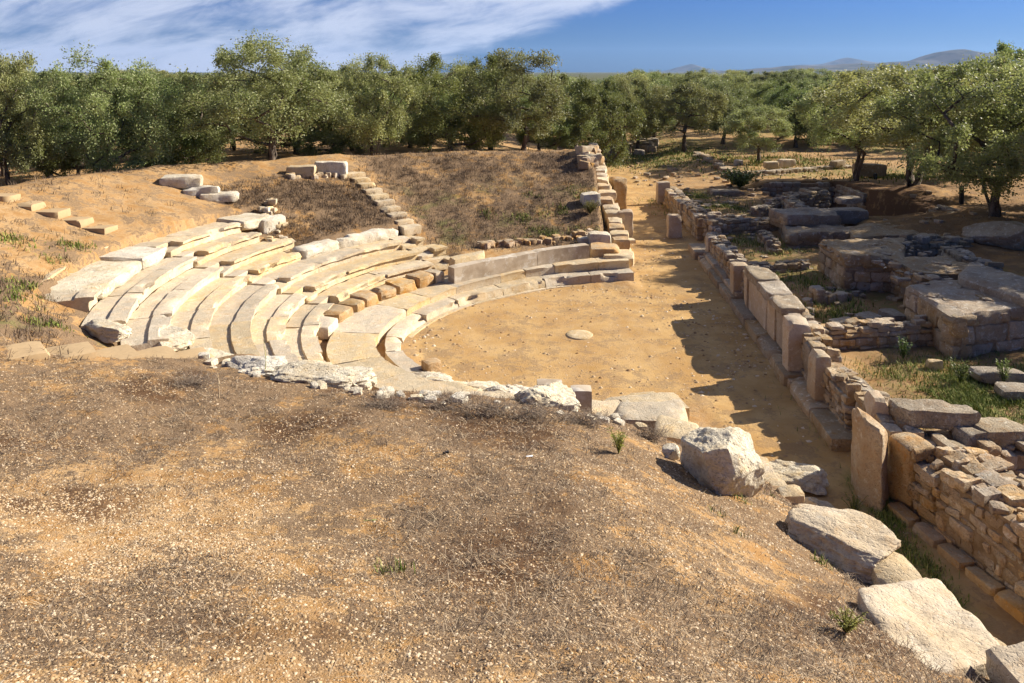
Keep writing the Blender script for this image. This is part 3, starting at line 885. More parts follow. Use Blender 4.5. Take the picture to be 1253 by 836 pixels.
# ------------------------------------------------------------------ rubble walls
def rubble_run(h, core, p0, p1, t, zb, zt0, zt1, ch=.2, ln=(.22, .5), seed=0, ragged=.9, rough=.05, k=4.6, jit=.03):
    rg = random.Random(seed)
    p0 = np.array(p0[:2], float); p1 = np.array(p1[:2], float)
    L = np.linalg.norm(p1-p0); u = (p1-p0)/L; nr = np.array([-u[1], u[0]])
    zt = lambda s: lerp(zt0, zt1, s/L)
    z = zb
    ztm = max(zt0, zt1)
    while z < ztm-.04:
        c = ch*rg.uniform(.6, 1.5)
        for side in ((-1, 1) if t > .45 else (0,)):
            s = rg.uniform(-.2, 0)
            while s < L:
                l = rg.uniform(*ln); a = max(s, 0)+.004; b = min(s+l, L)-.004; s += l
                if b-a < .07: continue
                top = zt((a+b)/2)
                if z+c*.4 > top: continue
                if z+c > top-.12 and rg.random() < ragged*.4: continue
                cc = min(c, top-z+.05)*rg.uniform(.9, 1.04)
                if side == 0: o0, o1 = -t/2, t/2
                elif side < 0: o0, o1 = -t/2, rg.uniform(-.06, .04)
                else: o0, o1 = rg.uniform(-.04, .06), t/2
                e = rg.uniform(-.02, .025); o0 -= e*(side <= 0); o1 += e*(side >= 0)
                J = lambda: rg.uniform(-jit, jit)
                q = [p0+u*(a+J()*.4)+nr*(o0+J()), p0+u*(b+J()*.4)+nr*(o0+J()), p0+u*(b+J()*.4)+nr*(o1+J()), p0+u*(a+J()*.4)+nr*(o1+J())]
                zz = [z+cc-.012+J() for _ in range(4)]
                h.add(hexa(quad_corners(q, z, zz), n=(5, 4, 4) if l < .45 else (8, 5, 5), k=k, rough=rough, freq=4, seed=rg.randrange(1000), oct=2), rg.random())
        z += c
    if t > .45 and ragged:                 # small stones bedded along the top
        for _ in range(int(L*t*13)):
            a = rg.uniform(.05, L-.05); o = rg.uniform(-t/2+.12, t/2-.12); s_ = rg.uniform(.09, .24); c = p0+u*a+nr*o
            h.add(hexa(box_corners(c[0], c[1], zt(a)-.2+rg.uniform(0, .06), s_*rg.uniform(1, 1.7), s_, rg.uniform(.06, .13), rg.uniform(0, 3), .02, rg), n=(4, 4, 3), k=4, rough=.04, freq=4, seed=rg.randrange(1000), oct=2), rg.random())
    q = [p0-nr*(t/2-.045)+u*.04, p1-nr*(t/2-.045)-u*.04, p1+nr*(t/2-.045)-u*.04, p0+nr*(t/2-.045)+u*.04]
    core.add(hexa(quad_corners(q, zb-.2, [zt0-.15, zt1-.15, zt1-.15, zt0-.15]), n=(max(4, int(L/.25)), 4, 4), k=20, rough=.03, freq=4), .5)

def wall(name, label, cat, runs, mat=M_WALL, group=None, **kw):
    """runs: (p0, p1, thickness, z bottom, z top start, z top end)"""
    h, c = Heap(), Heap()
    for i, r in enumerate(runs): rubble_run(h, c, *r, seed=len(label)+i*13, **kw)
    p = (np.array(runs[0][0][:2])+np.array(runs[-1][1][:2]))/2
    root = thing(name, label, cat, (p[0], p[1], runs[0][3]), group)
    h.build('rubble_masonry', mat, root); c.build('earth_core', M_MORTAR, root)
    return root

def xw(y, off=0): return float(xs_wall(y))+off
def gz(x, y): return float(ground_macro(np.array([x]), np.array([y]))[0])

# --- the long stage wall
runs = []
T = .62
def sw(y0, y1, z0, z1, off=.38, t=T): return ((xw(y0, off), y0), (xw(y1, off), y1), t, 0.05, z0, z1)
st = wall('stage_wall', 'long ruined stage wall of rubble and upright dressed slabs beside the path', 'wall',
     [sw(12.9, 14.6, 1.0, 1.12, .5), sw(14.6, 16.6, 1.12, 1.05), sw(16.6, 18.4, 1.1, 1.3), sw(18.4, 22.6, 1.28, 1.28), sw(22.6, 24.2, 1.2, 1.15), sw(24.2, 26.4, .8, 1.05), sw(26.4, 29.8, .95, 1.1)], ch=.17, ln=(.16, .42))
# plinth
seedc = 900
y = 14.2
rg = random.Random(3)
while y < 29.0:
    l = min(rg.uniform(1.2, 2.0), 29.0-y)
    f0 = xw(y, -.36); f1 = xw(y+l, -.36)
    h = Heap(); h.add(hexa(quad_corners([(f0, y+.01), (f0+.62, y+.01), (f1+.62, y+l-.01), (f1, y+l-.01)], -.15, .24+rg.uniform(-.01, .01)), n=(6, max(8, int(l/.11)), 4), k=9, rough=.03, freq=2.5, seed=seedc, chip=.06)); seedc += 1
    h.build('plinth_block', M_WALL, st)
    if y > 23:
        h = Heap(); h.add(hexa(quad_corners([(f0+.2, y+.01), (f0+.7, y+.01), (f1+.7, y+l-.01), (f1+.2, y+l-.01)], .2, .40), n=(5, max(8, int(l/.11)), 3), k=9, rough=.025, freq=2.5, seed=seedc, chip=.05)); h.build('plinth_block', M_WALL, st)
    y += l
# dressed panels under the coping
def slab(y0, y1, z0, z1, off0, th, mat, nm, seed, k=12, rough=.015, tilt=0, **kw):
    a0, a1 = xw(y0, off0), xw(y1, off0)
    h = Heap(); h.add(hexa(quad_corners([(a0, y0), (a0+th, y0), (a1+th, y1), (a1, y1)], z0, z1), n=(max(4, int(th/.08)), max(5, int((y1-y0)/.1)), max(6, int((z1 if not hasattr(z1, '__len__') else max(z1))/.1))), k=k, rough=rough, freq=2, seed=seed, cuts=2, **kw))
    return h.build(nm, mat, st)
slab(20.35, 22.3, .24, 1.2, -.02, .2, M_PANEL, 'orthostat_panel', 11)
slab(19.55, 20.3, .24, 1.18, .0, .2, M_PANEL, 'orthostat_panel', 12)
slab(18.75, 19.5, .24, 1.16, .02, .22, M_PANEL, 'orthostat_panel', 13, rough=.03)
slab(22.36, 22.72, .24, 1.22, -.06, .3, M_PANEL, 'orthostat_panel', 14, rough=.02)
slab(18.3, 18.7, .24, .95, .06, .25, M_WALL, 'orthostat_panel', 15, rough=.07)
for i, (y0, y1) in enumerate(((18.75, 19.9), (19.93, 21.2), (21.23, 22.75))):
    slab(y0, y1, 1.19, 1.42+.03*i, -.09, .72, M_GREY, 'coping_slab', 21+i, k=5, rough=.07, chip=.08)
# upright pillars
slab(17.45, 17.98, .2, [1.5, 1.42, 1.47, 1.53], -.27, .55, M_PANEL, 'pillar', 31, k=7, rough=.035, chip=.06)
slab(17.25, 18.1, -.05, .28, -.42, .6, M_WALL, 'pillar_base', 32, k=8, rough=.03)
slab(16.75, 17.2, .15, 1.15, .0, .4, M_WALL, 'pillar', 33, k=4, rough=.10)
slab(15.95, 16.5, .1, 1.25, -.12, .36, M_PANEL, 'pillar', 34, k=3.6, rough=.05)
slab(23.6, 24.15, .2, 1.25, -.2, .5, M_PANEL, 'pillar', 35, k=7, rough=.03)
slab(23.4, 24.4, -.05, .28, -.3, .6, M_WALL, 'pillar_base', 36, k=8, rough=.03)
slab(28.9, 29.5, .2, .98, .0, .45, M_PANEL, 'pillar', 37, k=4.5, rough=.05)
slab(29.3, 30.9, -.1, .3, -.45, .85, M_WALL, 'plinth_block', 38, k=7, rough=.04)
# --- tall leaning slab at the wall's near end
b0 = P(1053, 612, 0); b1 = P(1072, 627, 0)
stone_obj('standing_slab', [(b0[0]-.02, b0[1], -.15), (b0[0]-.02, b0[1]+.02, 1.46), (b0[0]+.08, b0[1]+.62, -.15), (b0[0]+.06, b0[1]+.6, 1.48),
     (b1[0]+.06, b1[1]-.05, -.15), (b1[0]+.06, b1[1]+.0, 1.4), (b1[0]+.46, b1[1]+.45, -.15), (b1[0]+.4, b1[1]+.5, 1.22)], M_RUST_BOUNCE,
     label='tall upright ochre slab standing where the stage wall meets the alley', cat='standing stone', n=(7, 9, 16), k=4.6, rough=.06, seed=44)
b0 = P(1049, 560, .05)
stone_obj('standing_slab', box_corners(b0[0]+.28, b0[1]-.1, -.1, .34, .5, 1.45, -.15, .03), M_PANEL, label='narrow upright slab right behind the tall ochre standing slab', cat='standing stone', n=(5, 6, 14), k=5, rough=.05, seed=45)
# --- wall along the alley at the lower right
W0 = P(1112, 628, 0); W1 = P(1253, 742, 0); dirw = (W1-W0)[:2]; dirw /= np.linalg.norm(dirw)
We = W0[:2]+dirw*5.5; nrm = np.array([-dirw[1], dirw[0]])
aw = wall('alley_wall', 'thick ochre masonry wall of large squared stones at the lower right edge', 'wall', [(W0[:2]+nrm*.36, We+nrm*.36, .72, -.1, 1.12, 1.3), (W0[:2]+nrm*1.05, We+nrm*1.05, .7, .2, 1.05, 1.2)], mat=M_RUST_BOUNCE, ch=.14, ln=(.10, .44), rough=.075, k=4.4, jit=.034)
q0 = W0[:2]-dirw*.55
h = Heap(); h.add(hexa(quad_corners([q0-nrm*.02, W0[:2]-nrm*.03, W0[:2]+nrm*.45, q0+nrm*.45], -.1, [1.12, 1.1, 1.16, 1.16]), n=(7, 7, 12), k=8, rough=.03, seed=46)); h.build('end_slab', M_ORANGE, aw)
hh = Heap()
for i in range(9):
    a = W0[:2]+dirw*(.1+i*.55)-nrm*.17
    hh.add(hexa(box_corners(a[0], a[1], -.1, .5, .26, .22, math.atan2(dirw[1], dirw[0]), .02), n=(5, 4, 3), k=6, rough=.03, seed=i))
hh.build('footing', M_ORANGE, aw)
# coping slab and flags between stage wall and alley wall
a = P(1092, 508, 1.12); b = P(1190, 512, 1.12)
stone_obj('lying_slab', quad_corners([a[:2]+[0, -.25], b[:2]+[0, -.3], b[:2]+[.1, .22], a[:2]+[0, .35]], 1.02, 1.34), M_GREY, label='long pale grey slab lying across the near end of the stage wall', cat='stone slab', n=(16, 6, 5), k=4.5, rough=.09, seed=47, chip=.08)
c0 = (W0[:2]+np.array([.35, 1.1])); 
wall('cross_wall', 'broad rubble wall end with flat stones behind the tall ochre slab', 'wall', [((c0[0]-.2, c0[1]-.4), (c0[0]+2.4, c0[1]-.1), 1.1, .1, 1.0, .92)], mat=M_WALL, ch=.2)
for i, (u, v, sx, sy, lab) in enumerate(((1222, 530, .95, .6, 'flat grey slab on the wall top right of the long pale slab'), (1190, 535, .5, .4, 'small dark stone between the long pale slab and the flat grey one'))):
    p = P(u, v, .95); stone_obj('lying_slab', box_corners(p[0], p[1], .85, sx, sy, .26, .1, .05), M_GREY, label=lab, cat='stone slab', n=(9, 7, 4), k=4, rough=.07, seed=48+i)

# --- ruins of the stage building
def podium(label, quad, zb, zt, mat=M_WALL, ch=.26, ln=(.25, .8), seed=0, top=M_TOP, topth=.12):
    q = [np.array(p[:2], float) for p in quad]
    c = sum(q)/len(q)
    root = thing('podium', label, 'podium', (c[0], c[1], zb), 'ruined podiums of the stage building')
    h, core = Heap(), Heap()
    for i in range(len(q)):
        a, b = q[i], q[(i+1) % len(q)]
        u = (b-a)/np.linalg.norm(b-a); nn = np.array([-u[1], u[0]])
        if ((c-a)@nn) < 0: nn = -nn
        rubble_run(h, core, a+nn*.2+u*.02, b+nn*.2-u*.02, .4, zb, zt-topth, zt-topth, ch=ch, ln=ln, seed=seed+i, ragged=0, rough=.06, k=5)
    h.build('masonry', mat, root)
    core.build('earth_core', M_MORTAR, root)
    s = Heap(); s.add(hexa(quad_corners([c+(p-c)*1.0 for p in q], zt-topth-.25, zt), n=(36, 36, 4), k=14, rough=.13, freq=1.9, seed=seed, chip=.06)); s.build('top_surface', top, root)
    return root
A0, A1, A2, A3 = P(1033, 313, 1.55), P(1101, 314.5, 1.55), P(1150, 292, 1.55), P(1002, 293, 1.55)
podium('broad masonry podium with a flat earthy top in the middle of the ruins', [A0[:2], A1[:2]+[.1, 0], (13.9, 26.2), A3[:2]], .25, 1.55, seed=1)
podium('low stepped masonry shoulder between the two biggest podiums', [(A1[0]-.3, 21.7), (14.2, 21.7), (14.0, 23.9), (A1[0]-.2, 23.7)], .25, 1.48, seed=2)
B0, B1, B3 = P(1165, 384.5, 1.45), P(1253, 375.5, 1.45), P(1106, 347, 1.45)
podium('nearest big podium of squared blocks at the right edge, reddish flat top', [B0[:2], (15.5, B0[1]+1.1), (15.5, 21.9), B3[:2]], .3, 1.45, seed=3, ch=.42, ln=(.5, 1.1))
stone_obj('stone_block', quad_corners([P(1169, 341, 1.6)[:2], P(1262, 372, 1.6)[:2], P(1275, 350, 1.6)[:2], P(1185, 322, 1.6)[:2]], 1.3, 1.72), M_GREY, label='long rough dark grey block lying on the back of the nearest podium', cat='stone block', n=(22, 8, 5), k=4.5, rough=.12, freq=1.8, seed=52)
C0, C1, C3 = P(965, 287, .95), P(1012, 284, .95), P(950, 261, .95)
podium('stepped pedestal base of large pale blocks left of the trench', [C0[:2], C1[:2]+[1.0, 0], C1[:2]+[1.4, 2.6], C3[:2]], .2, .98, seed=4, ch=.35, ln=(.6, 1.2))
D0, D1 = P(963, 264, 1.42), P(1020, 264, 1.42)
podium('upper slab tier resting on the stepped pedestal', [D0[:2]+[0, .1], D1[:2]+[.4, .1], D1[:2]+[.5, 1.9], D0[:2]+[-.2, 1.7]], .95, 1.42, seed=5, ch=.4, ln=(.9, 1.6), top=M_WALL)
p = P(1040, 259, 1.3); stone_obj('stone_block', box_corners(p[0], p[1]+.3, .75, 1.6, 1.0, .62, .05, .04), M_GREY, label='squared grey block beside the upper slab tier of the pedestal', cat='stone block', n=(12, 8, 6), k=6, rough=.05, seed=54)
p = P(1040, 247, 1.45); stone_obj('stone_block', box_corners(p[0], p[1]+.2, 1.33, 1.0, .7, .3, .2, .05), M_GREY, label='flat grey stone perched on the squared block beside the pedestal', cat='stone block', n=(9, 7, 4), k=4, rough=.07, seed=55)
p = P(1050, 280, .9); podium('low broken rubble platform between pedestal and broad podium', [(C1[0]+.6, C1[1]-1.2), (C1[0]+3.4, C1[1]-.9), (C1[0]+3.6, C1[1]+1.6), (C1[0]+1.2, C1[1]+1.0)], .2, 1.05, seed=6, ch=.3)

wall('room_wall', 'low neat rubble wall from the stage wall to the nearest podium', 'wall', [((xw(18.9, .8), 18.75), (B0[0]+.15, 19.25), .5, .25, .95, .98)], ch=.15, ln=(.2, .5))
wall('room_wall', 'low rubble wall from the stage wall to the broad podium', 'wall', [((xw(26.2, .7), 26.0), (A3[0]-.05, A3[1]+.5), .5, .15, .62, .75)], ch=.18)
wall('room_wall', 'rubble wall from the stage wall to the stepped pedestal', 'wall', [((xw(31.5, .6), 32.0), (C3[0]+.2, C3[1]-.3), .6, .1, 1.0, .9)], ch=.24, ln=(.3, .7))
wall('stage_wall', 'rubble wall corner with a squared front stone by the path, beyond the long stage wall', 'wall', [((xw(33.2, .6), 32.6), (xw(36.5, .55), 36.3), .8, 0, 1.1, 1.12), ((xw(36.5, .45), 36.3), (xw(42.3, .35), 42.3), .8, 0, 1.0, .95), ((xw(33.2, .6), 32.9), (xw(33.2, 1.9), 33.1), .7, 0, 1.15, 1.05)], ch=.26, ln=(.3, .75))
b = P(826, 291, 0); stone_obj('standing_slab', box_corners(b[0], b[1]+.2, -.1, .62, .4, 1.15, .1, .04), M_PANEL, label='short squared upright stone at the near corner of the far stage wall', cat='standing stone', n=(6, 5, 10), k=5, rough=.05, seed=56)
b = P(812, 250, 0); stone_obj('standing_slab', box_corners(b[0], b[1]+.2, -.1, .75, .4, 1.35, .1, .04), M_PANEL, label='upright squared slab at the far end of the stage wall', cat='standing stone', n=(6, 5, 10), k=6, rough=.04, seed=57)
def pt(u, v, z): return P(u, v, z)[:2]
wall('room_wall', 'tumbled inner wall stub in the shaded room beside the broad podium', 'wall', [((9.2, 22.6), (10.4, 22.9), .5, .2, .8, .6)], ch=.2)
wall('room_wall', 'thin rubble wall stub between the stage wall and the stepped pedestal, parallel to the path', 'wall', [((10.2, 28.6), (10.5, 31.0), .5, .2, .75, .85)], ch=.2)
wall('room_wall', 'ragged rubble wall joining the pedestal to the rubble ridge', 'wall', [((13.3, 33.2), (13.9, 37.5), .7, .1, 1.15, 1.25)], mat=M_GREY, ch=.22)
wall('room_wall', 'broken rubble wall at the back of the broad podium above the bare ground', 'wall', [((13.9, 26.6), (16.8, 27.4), .7, .6, 1.5, 1.35)], mat=M_GREY, ch=.24)
wall('room_wall', 'low rubble edge between the bare ground and the nearest podium', 'wall', [((14.6, 22.6), (15.2, 25.8), .7, .5, 1.55, 1.45)], mat=M_GREY, ch=.24)
hs_ = Heap(); rgs = random.Random(99)
for i in range(620):
    if i < 330: x_, y_ = rgs.uniform(8.2, 14.2), rgs.uniform(19.6, 43)
    elif i < 430: x_, y_ = rgs.uniform(14.5, 22), rgs.uniform(24, 50)
    else: x_, y_ = rgs.uniform(8.0, 15), rgs.uniform(42, 58)
    s_ = .07+.22*rgs.random()**2.5
    hs_.add(hexa(box_corners(x_, y_, on_ground(x_, y_)-.04, s_*rgs.uniform(1, 1.7), s_, s_*rgs.uniform(.5, .9), rgs.uniform(0, 3), .02, rgs), n=(3, 3, 3), k=4, rough=.04, seed=i), rgs.random())
tag(hs_.build('loose_stones', M_WALL), 'loose rubble stones lying about the ruined rooms and bare ground', 'stones', kind='stuff')
for (cx_, cy_, lx, ly, zt_, n_, lab) in ((12.1, 25.1, 1.6, 1.2, 1.5, 60, 'broken stones and crust lying on the broad podium'), (13.0, 20.3, 1.9, 1.2, 1.42, 45, 'broken stones lying on the nearest podium'), (12.6, 22.7, 1.2, .8, 1.44, 36, 'broken stones lying on the stepped shoulder')):
    hs_ = Heap()
    for i in range(n_):
        s_ = .07+.25*rgs.random()**2
        hs_.add(hexa(box_corners(cx_+rgs.uniform(-lx, lx), cy_+rgs.uniform(-ly, ly), zt_-.06, s_*rgs.uniform(1, 2), s_, s_*.45, rgs.uniform(0, 3), .02, rgs), n=(4, 4, 3), k=4, rough=.05, seed=i), rgs.random())
    tag(hs_.build('loose_stones', M_TOP), lab, 'stones', kind='stuff')
wall('low_wall', 'low far wall of grey rubble below the small olive tree', 'wall', [(pt(905, 212, .9), pt(985, 206, .9), .6, .0, .95, .9), (pt(985, 206, .9), pt(1040, 203, .9), .6, .0, .9, .95)], mat=M_GREY, ch=.26, ln=(.35, .9))
wall('low_wall', 'rough rubble wall ridge behind the stepped pedestal', 'wall', [(pt(925, 252, .9), pt(955, 240, 1.1), .6, .1, .8, 1.1), (pt(955, 240, 1.1), pt(1008, 232, 1.3), 1.0, .1, 1.2, 1.35)], mat=M_GREY, ch=.2)
wall('low_wall', 'low grass-flanked wall crossing behind the flat slab with the bush', 'wall', [(pt(856, 252, .5), pt(900, 246, .5), .5, 0, .55, .45)], ch=.2)
wall('retaining_wall', 'rubble face of the dug trench below the big olive', 'wall', [((14.8, 44.3), (19.1, 44.3), .4, -.7, .95, .95), ((19.15, 40.2), (19.2, 44.0), .4, -.7, .95, .95)], mat=M_GREY, ch=.25, ln=(.3, .7))
wall('retaining_wall', 'short wall of big grey stones right of the earth bank', 'wall', [(pt(1145, 262, .9), pt(1205, 282, 1.0), .7, .4, 1.35, 1.3)], mat=M_GREY, ch=.35, ln=(.4, 1.0))
boulder('rock', (*pt(1228, 300, 1.0), .85), (2.4, 1.6, .95), M_GREY, 58, 'big layered dark rock under the right-hand olive tree', k=5, facets=3, n=18)
p = P(903, 212, .2); stone_obj('standing_slab', box_corners(p[0], p[1], 0, .6, .35, 1.15, .1, .06), M_PALE, label='pointed pale stone standing at the head of the grassy room', cat='standing stone', n=(5, 4, 8), k=3.5, rough=.08, seed=59)
for i, (u, v, s_, lab) in enumerate(((943, 204, .8, 'cream squared stone on the low far wall, left of two'), (962, 202, .9, 'cream squared stone on the low far wall, right of two'), (1025, 203, .9, 'grey squared block on the end of the low far wall'))):
    p = P(u, v, .95); stone_obj('stone_block', box_corners(p[0], p[1], .82, s_*1.2, s_*.7, s_*.6, .1+i*.2, .06), M_SEAT if i < 2 else M_GREY, label=lab, cat='stone block', n=(6, 5, 4), k=5, rough=.05, seed=160+i)
p = P(888, 240, .25); stone_obj('lying_slab', box_corners(p[0], p[1], .2, 2.0, 1.0, .4, .1, .06), M_WALL, label='flat slab lying in the grass beside the green bush', cat='stone slab', n=(12, 7, 4), k=5, rough=.06, seed=60)
p = P(1063, 215, .9); stone_obj('stone_block', box_corners(p[0], p[1], .85, 1.9, .9, .8, .0, .05), M_GREY, label='large grey squared block by the black post above the trench', cat='stone block', n=(10, 6, 5), k=6, rough=.05, seed=163)
for i, (u, v, sx, sy, lab) in enumerate(((1030, 391, .75, .45, 'flat flagstone behind the low neat wall, leftmost of three'), (1062, 386, .6, .5, 'flat flagstone behind the low neat wall, middle of three'), (1093, 383, .55, .6, 'flat flagstone behind the low neat wall, rightmost of three'))):
    p = P(u, v, .6); stone_obj('lying_slab', box_corners(p[0], p[1], .35, sx, sy, .26, .3, .05), M_GREY, label=lab, cat='stone slab', n=(7, 5, 3), k=4, rough=.05, seed=164+i)
for i, (u, v, sx, sy, lab) in enumerate(((1222, 458, 1.15, .55, 'long flat grey slab in the sunny green grass'), (1243, 478, .8, .5, 'grey slab at the picture edge in front of the long one in the grass'), (1142, 445, .35, .25, 'small cream stone in the grass at the foot of the podium'))):
    p = P(u, v, .5); stone_obj('lying_slab', box_corners(p[0], p[1], .36, sx, sy, .24, -.1, .04), M_GREY if i < 2 else M_TAN, label=lab, cat='stone slab', n=(9, 6, 4), k=4.5, rough=.05, seed=170+i)
for (u, v0, v1, z, lab) in ((953, 233, 215, .7, 'short black post by the ridge wall'), (1071, 217, 209, 1.0, 'black post behind the grey squared block'), (1176, 251, 228, 1.0, 'black post on the bare ground between the big olives')):
    p = P(u, v0, z); hgt = (v0-v1)*p[1]/F
    h = Heap(); h.add(hexa(box_corners(p[0], p[1], on_ground(p[0], p[1])-.1, .16, .16, hgt+.1, .1, .01), n=(3, 3, 6), k=8, rough=.01))
    tag(recentre(h.build('post', M_POST)), lab, 'post')

# --- retaining stones on the left of the path
rg = random.Random(31)
root = thing('retaining_wall', 'stepped retaining wall of squared blocks holding the far bank beside the path', 'wall', (4.8, 38, 0))
y = 29.2
i = 0
while y < 49:
    xl = float(xb_left(y))
    ztop = float(np.interp(y, [29, 33, 36, 40, 44, 49], [.55, .95, 1.35, 1.85, 2.2, 2.5]))
    l = rg.uniform(.8, 1.3); z = -.1
    while z < ztop:
        hgt = min(rg.uniform(.45, .72), ztop-z+.2)
        dx = .12+rg.uniform(-.1, .1)-(z*.14); w = rg.uniform(.6, .9)
        h = Heap(); h.add(hexa(box_corners(xl-.25+dx, y+l/2, z, w, l*.97, hgt, -.08+rg.uniform(-.05, .05), .04), n=(6, 8, 5), k=5.5, rough=.06, seed=400+i, chip=.08)); i += 1
        h.build('block', M_SEAT if rg.random() < .6 else M_ORANGE, root); z += hgt
    y += l
b = P(765, 291, 0); stone_obj('standing_slab', box_corners(b[0]-.05, b[1]+.2, -.1, .75, .45, 1.3, .08, .04), M_PANEL, label='tall upright slab at the near left edge of the path', cat='standing stone', n=(7, 5, 12), k=5, rough=.05, seed=65)
b = P(757, 256, 0); stone_obj('standing_slab', box_corners(b[0]+.0, b[1]+.6, -.1, .8, 1.6, 1.75, .08, .05), M_ORANGE, label='tall narrow ochre slab farther along the left edge of the path', cat='standing stone', n=(7, 12, 12), k=6, rough=.06, seed=66)
b = P(767, 297, 0); stone_obj('lying_slab', box_corners(b[0]-.1, b[1]+.1, -.1, .95, .5, .22, .05, .03), M_SEAT, label='low base slab in front of the near upright slab by the path', cat='stone slab', n=(8, 5, 3), k=7, rough=.03, seed=67)
for i, (u, v, s_, lab) in enumerate(((733, 300, .75, 'squared white-topped block on the lower slope beside the retaining wall'), (722, 249, .7, 'cream block on the scrub slope, upper of two by the retaining wall'), (716, 298, .45, 'small grey stone at the slope foot left of the white-topped block'))):
    p = hit(u, v); stone_obj('stone_block', box_corners(p[0], p[1], p[2]-.1, s_*1.15, s_, s_*.8, .2*i, .05), M_PALE, label=lab, cat='stone block', n=(7, 6, 5), k=4, rough=.07, seed=180+i)
rg = random.Random(8)
st_ = []
for i in range(40):
    u = rg.uniform(712, 738); v = rg.uniform(182, 205); p = hit(u, v); s_ = rg.uniform(.25, .6)
    st_.append(hexa(box_corners(p[0], p[1], p[2]-.12, s_*1.2, s_, s_*.8, rg.uniform(0, 3), .08), n=(5, 5, 5), k=4, rough=.09, seed=i))
heap_thing('heap of tumbled ochre stones at the head of the path on the hill edge', [M_ORANGE, M_SEAT], st_)
st_ = []
for i in range(46):
    u = rg.uniform(742, 800); v = rg.uniform(178, 186); p = P(u, v, .7); s_ = rg.uniform(.4, .9)
    st_.append(hexa(box_corners(p[0], p[1], on_ground(p[0], p[1])-.12, s_*1.3, s_, s_*rg.uniform(.6, 1.2), rg.uniform(0, 3), .08), n=(5, 5, 5), k=4, rough=.09, seed=i))
heap_thing('grey tumbled ruin stones across the far end of the path', [M_GREY, M_WALL], st_)
h = Heap()
for i in range(30):
    t_ = i/29; p = P(lerp(850, 905, t_)+rg.uniform(-3, 3), lerp(196, 224, t_)+rg.uniform(-1, 1), .25); s_ = rg.uniform(.35, .7)
    h.add(hexa(box_corners(p[0], p[1], on_ground(p[0], p[1])-.12, s_*1.3, s_, s_*.6, rg.uniform(0, 3), .06), n=(4, 4, 3), k=4, rough=.08, seed=i))
tag(h.build('rubble_kerb', M_WALL), 'line of stones edging the grass from the potted-looking olive to the ruins', 'rubble')

# ------------------------------------------------------------------ foreground rocks
p = hit(886, 604)
boulder('boulder', (p[0], p[1]+.22, p[2]-.24), (1.0, .92, 1.05), M_PALE, 28, 'big pale angular boulder standing on the slope edge beside the orchestra', 'boulder', rot=.5, k=4, facets=13, rough=.10, n=44)
p = hit(820, 562); boulder('rock', (p[0], p[1]+.05, p[2]-.03), (.27, .2, .2), M_PALE, 4, 'fist-sized brown and white stone left of the big pale boulder', n=10)
p = hit(975, 603); boulder('rock', (p[0]+.05, p[1]+.2, p[2]-.06), (1.05, .6, .42), M_PALE, 9, 'long low pale rock just right of the big boulder', rot=-.35, k=4, n=30, rough=.17)
p = hit(997, 640); boulder('rock', (p[0]+.05, p[1]+.1, p[2]-.06), (.85, .6, .42), M_TAN, 13, 'half-buried tan rock between the low pale rock and the large grey one', rot=-.4, k=3.5, n=28, rough=.17)
p = hit(1046, 700); boulder('rock', (p[0]+.05, p[1]+.22, p[2]-.1), (1.32, 1.0, .44), M_TAN, 26, 'large pale grey rock above the flat tan slab at the slope edge', rot=-.45, k=4.5, facets=7, n=44, rough=.13)
T4 = [P(1108, 832, 2.86), P(1240, 806, 2.62), P(1150, 702, 2.36), P(1046, 716, 2.62)]
stone_obj('lying_slab', quad_corners([p_[:2] for p_ in T4], 1.7, [p_[2] for p_ in T4]), M_TAN, label='broad flat tan slab at the lower right beside the alley', cat='stone slab', n=(40, 42, 12), k=9, rough=.09, freq=1.9, seed=93, chip=.08, cuts=2)
T5 = [P(1118, 915, 2.8), P(1262, 895, 2.55), P(1244, 830, 2.38), P(1130, 842, 2.66)]
stone_obj('lying_slab', quad_corners([p_[:2] for p_ in T5], 2.0, [p_[2] for p_ in T5]), M_TAN, label='tan slab cut off by the bottom edge, below the broad flat one', cat='stone slab', n=(28, 22, 8), k=9, rough=.06, freq=1.8, cuts=1, seed=94, chip=.08)

wall('retaining_wall', 'rubble wall holding up the foreground mound under the row of edge rocks', 'wall', [((4.22, 13.2), (4.12, 10.8), .4, -.1, .5, 1.2), ((4.12, 10.8), (4.0, 8.2), .4, -.1, 1.2, 2.0), ((4.0, 8.2), (3.98, 3.0), .4, -.1, 2.0, 3.5)], mat=M_TAN, ch=.3, ln=(.3, .8))
